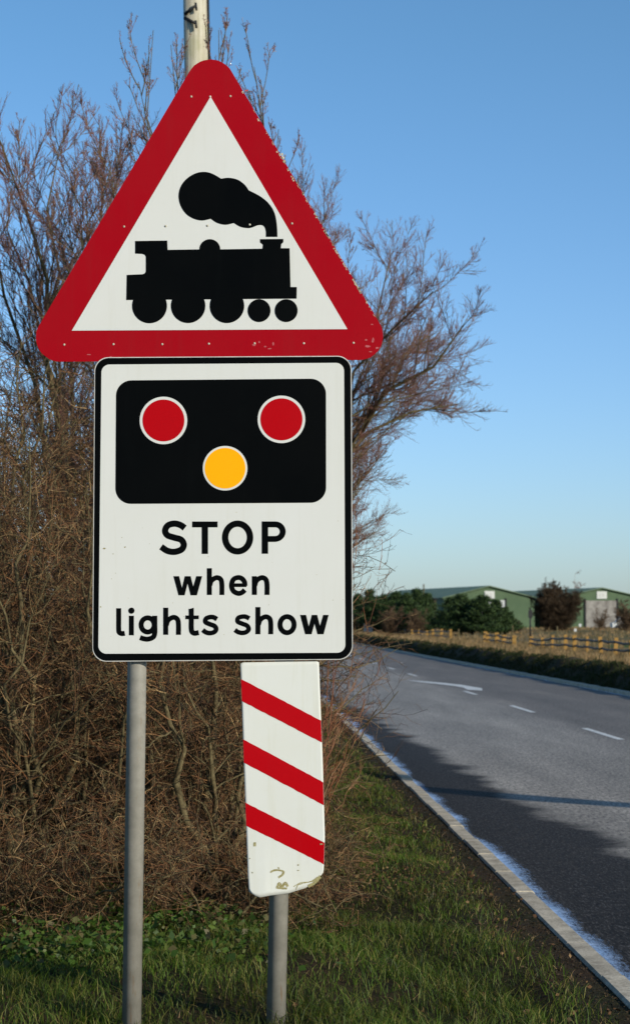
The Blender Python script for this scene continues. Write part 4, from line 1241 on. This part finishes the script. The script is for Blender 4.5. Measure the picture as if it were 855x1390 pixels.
far_bare(566, 822, 46, 186, 303, 'brown scrub bush below the thin flue pole', M['scrub'], 'scrub_bush', 'brown scrub in the field', 12, 1.1, 'shrub')
far_bare(850, 808, 44, 200, 304, 'brown bare bush at the right edge in front of the barn', M['scrub'], 'scrub_bush', 'brown scrub in the field', 12, 1.1, 'shrub')
far_bare(700, 838, 30, 200, 305, 'low dark bush left of the dark round tree', M['dark_scrub'], 'scrub_bush', 'brown scrub in the field', 10, 1.2, 'shrub')
far_bare(783, 766, 20, 330, 306, 'thin bare tree showing above the roof of the right hand barn', M['twig_red'], thick=1.2, nst=7, lens=(.25, .4))
far_bare(815, 822, 30, 210, 307, 'thin bare bush in front of the right hand barn door', M['scrub'], 'scrub_bush', 'brown scrub in the field', 6, .8, 'shrub')

# ---------------------------------------------------------------- barns
def cladding(name, ca, cb, axis=0, scale=6.0):
    m, nt, b = new_mat(name, 0.6, 0.3)
    tc = nt.nodes.new('ShaderNodeTexCoord')
    wv = nt.nodes.new('ShaderNodeTexWave'); wv.wave_type = 'BANDS'; wv.bands_direction = 'XYZ'[axis]
    wv.inputs['Scale'].default_value = scale
    nt.links.new(tc.outputs['Object'], wv.inputs['Vector'])
    n1 = noise(nt, 0.35, 5)
    c = ramp(nt, n1.outputs[0], [(0.35, ca), (0.65, cb)]).outputs[0]
    c = mixc(nt, 1.0, c, ramp(nt, wv.outputs[0], [(0, (.82, .82, .82)), (1, (1.1, 1.1, 1.1))]).outputs[0], 'MULTIPLY')
    nt.links.new(c, b.inputs['Base Color'])
    bump(nt, b, wv.outputs[0], 0.5, 0.05)
    return m
M['barn_green'] = cladding('green_cladding', (0.062, 0.105, 0.050), (0.082, 0.130, 0.062), 0, 1.6)
M['barn_roof'] = cladding('green_roof', (0.12, 0.17, 0.095), (0.15, 0.20, 0.12), 1, 1.4)
M['barn_white'] = mottled('barn_door_white', (0.42, 0.43, 0.42), (0.58, 0.58, 0.56), 0.8, 0.6)
M['barn_door_grey'] = mottled('barn_door_grey', (0.13, 0.115, 0.10), (0.30, 0.28, 0.25), 0.9, 0.7, detail=6)
def barn(px_c, Z, halfw, eave, apex, depth, slant, label, door, plaque, dmat):
    """gable faces the road; the shed runs back and to the left"""
    c = P(px_c, 845, Z); gx = c.x
    root = empty('barn', (gx, Z, 0)); tag(root, label, 'barn', 'green farm barns')
    def gp(x, y, z): return Vector((gx + x + slant * y, Z + y, z))
    bm = bmesh.new()
    prof = [(-halfw, 0.0), (-halfw, eave), (0, apex), (halfw, eave), (halfw, 0.0)]
    Fr = [bm.verts.new(gp(x, 0, z)) for x, z in prof]; Bk = [bm.verts.new(gp(x, depth, z)) for x, z in prof]
    bm.faces.new(Fr); bm.faces.new(Bk[::-1])
    bm.faces.new((Fr[0], Fr[1], Bk[1], Bk[0])); bm.faces.new((Fr[3], Fr[4], Bk[4], Bk[3]))
    link('wall', bmesh_to('wall', bm), M['barn_green'], root)
    bm = bmesh.new()
    o_ = 0.35; th = .14
    rp = [(-halfw - o_, eave - o_ * (apex - eave) / halfw), (0, apex), (halfw + o_, eave - o_ * (apex - eave) / halfw)]
    ring = []
    for y in (-.4, depth + .4):
        ring.append([bm.verts.new(gp(x, y, z + .02)) for x, z in rp] + [bm.verts.new(gp(x, y, z + .02 + th)) for x, z in rp[::-1]])
    a_, b_ = ring
    bm.faces.new(a_); bm.faces.new(b_[::-1])
    for i in range(6): bm.faces.new((a_[i], a_[(i + 1) % 6], b_[(i + 1) % 6], b_[i]))
    link('roof', bmesh_to('roof', bm), M['barn_roof'], root)
    def panel(nm, x0, x1, z0, z1, y, mat, par, t=.08):
        bm = bmesh.new()
        q = [(x0, z0), (x1, z0), (x1, z1), (x0, z1)]
        A = [bm.verts.new(gp(x, y - t, z)) for x, z in q]; B = [bm.verts.new(gp(x, y, z)) for x, z in q]
        bm.faces.new(A); bm.faces.new(B[::-1])
        for i in range(4): bm.faces.new((A[i], A[(i + 1) % 4], B[(i + 1) % 4], B[i]))
        return link(nm, bmesh_to(nm, bm), mat, par)
    k = F / Z
    def X(px): return (px - px_c) / k
    def Zz(py): return EYE + (845 - py) / k
    d = panel('door', X(door[0]), X(door[2]), max(Zz(door[3]), .3), Zz(door[1]), -.02, dmat, root)
    panel('door_frame', X(door[0]) - .25, X(door[0]), max(Zz(door[3]), .3), Zz(door[1]) + .3, -.02, M['black_plastic'], d, .14)
    panel('door_frame', X(door[2]), X(door[2]) + .25, max(Zz(door[3]), .3), Zz(door[1]) + .3, -.02, M['black_plastic'], d, .14)
    pq = panel('wall_panel', X(plaque[0]), X(plaque[2]), Zz(plaque[3]), Zz(plaque[1]), -.02, M['sign_white'], root, .1)
    cx_, w_ = (X(plaque[0]) + X(plaque[2])) / 2, X(plaque[2]) - X(plaque[0])
    zc, hh_ = (Zz(plaque[3]) + Zz(plaque[1])) / 2, Zz(plaque[1]) - Zz(plaque[3])
    panel('vent_slot', cx_ - w_ * .28, cx_ - w_ * .14, zc - hh_ * .22, zc + hh_ * .2, -.122, M['edge_metal'], pq, .02)
    panel('vent_slot', cx_ + w_ * .02, cx_ + w_ * .22, zc - hh_ * .22, zc + hh_ * .2, -.122, M['edge_metal'], pq, .02)
    return root
barn(664, 300, 7.1, EYE + 33 * 300 / F, EYE + 48.5 * 300 / F, 42, -.28,
     'green clad barn with white door half hidden by conifers', (643, 815, 685, 858), (657.5, 802.5, 671, 812.5), M['barn_white'])
barn(816.5, 300, 7.6, EYE + 31 * 300 / F, EYE + 46 * 300 / F, 42, -.28,
     'green clad barn with large grey door at the right edge', (795, 815.5, 836.5, 856), (810, 803, 823.5, 813), M['barn_door_grey'])
# low building and flue pole behind the left conifers
fp = P(575, 793, 230)
fo = tube_between('flue_pole', (fp.x, 230, .5), (fp.x, 230, fp.z), .10, .08, M['bark'], None, 8)
tag(fo, 'thin pole standing up above the left hand row of conifers', 'pole')
sh = empty('shed', (P(585, 850, 240).x, 240, .4)); tag(sh, 'dark flat roofed shed between the conifers and the barn', 'shed')
q0 = P(584, 813.5, 240)
boxes('wall', [(q0.x, 240, q0.z / 2 + .1, 1.3, 4, q0.z - .3)], M['bark_dark'], sh)
boxes('roof', [(q0.x, 240, q0.z + .02, 1.6, 4.4, .12)], M['black_plastic'], sh)
# white box by the far end of the verge
bx = P(499.5, 851, 200)
wb = empty('roadside_cabinet', (bx.x, 200, gz(bx.x, 200))); tag(wb, 'small white roadside cabinet beside the edge of the STOP plate', 'cabinet')
g0 = gz(bx.x, 200)
boxes('body', [(bx.x, 200, (g0 + bx.z + .3) / 2, .9, .5, bx.z + .3 - g0)], M['barn_white'], wb)
boxes('lid', [(bx.x, 200, bx.z + .34, 1.0, .6, .07)], M['edge_metal'], wb)
# dark sign seen from behind
ps = P(719.5, 826, 150); g0 = gz(ps.x, 150)
rs = empty('road_sign', (ps.x, 150, g0)); tag(rs, 'small dark road sign seen from behind left of the dark round tree', 'road sign')
tube_between('post', (ps.x, 150, g0 - .1), (ps.x, 150, ps.z), .075, .075, M['black_plastic'], rs, 10)
boxes('panel', [(ps.x, 149.88, ps.z - .45, .34, .03, .62)], M['black_plastic'], rs)
# two white-topped marker posts
for px, py, lab in ((788, 849, 'small white topped marker post right of the dark round tree'), (781.5, 855.5, 'lower white topped marker post nearer the dark round tree')):
    Z = 165; p = P(px, py, Z); g0 = gz(p.x, Z)
    mk = empty('marker_post', (p.x, Z, g0)); tag(mk, lab, 'marker post', 'white topped marker posts')
    tube_between('post', (p.x, Z, g0 - .1), (p.x - .05, Z, p.z), .045, .045, M['bark'], mk, 8)
    boxes('reflector', [(p.x - .05, Z - .06, p.z, .20, .05, .26)], M['barn_white'], mk)
# pale parked van at the right edge by the barn
vx = P(852, 851, 260); g0 = gz(vx.x, 260)
vn = empty('parked_van', (vx.x, 260, g0)); tag(vn, 'pale van parked by the barn at the right edge', 'van')
def van_body():
    bm = bmesh.new()
    prof = [(-2.2, .35), (-2.25, .95), (-1.6, 1.15), (-1.15, 1.85), (2.1, 1.9), (2.2, .35)]
    A = [bm.verts.new((vx.x + x, 259.1, g0 + z)) for x, z in prof]; B = [bm.verts.new((vx.x + x, 260.9, g0 + z)) for x, z in prof]
    bm.faces.new(A); bm.faces.new(B[::-1])
    for i in range(6): bm.faces.new((A[i], A[(i + 1) % 6], B[(i + 1) % 6], B[i]))
    return bmesh_to('body', bm)
link('body', van_body(), M['barn_white'], vn)
boxes('window', [(vx.x - .7, 259.08, g0 + 1.45, .8, .06, .45)], M['black_plastic'], vn)
for dx in (-1.5, 1.4):
    for yy in (259.05, 260.95):
        tube_between('wheel', (vx.x + dx, yy - .1, g0 + .34), (vx.x + dx, yy + .1, g0 + .34), .34, .34, M['black_plastic'], vn, 16)

# ---------------------------------------------------------------- the roadside tree outside the frame whose shadow crosses the road
rp = (9.75, 11.1, .3)
make_tree('roadside_tree', 'bare tree on the far bank whose trunk shadow crosses the road', 'tree', [
    [rp, (9.8, 11.1, 3), (9.8, 11.0, 5.4), (9.4, 10.9, 7.0), (9.0, 11.2, 8.4)], [rp, (9.8, 11.1, 3), (9.85, 11.0, 5.6), (10.6, 10.6, 7.0), (11.2, 10.3, 8.0)], [rp, (9.8, 11.1, 3), (9.8, 11.1, 5.5), (10.2, 11.8, 7.0), (10.4, 12.6, 8.0)]],
    [.27, .24, .24], [LV(6, .68, (25, 55), (.25, .5), 6, .1, .08, .5, .015), LV(5, .3, (25, 55), (.5, .5), 5, .1, .08, .5, .008)], (M['bark_dark'], M['bark_dark']), 88, base=rp)
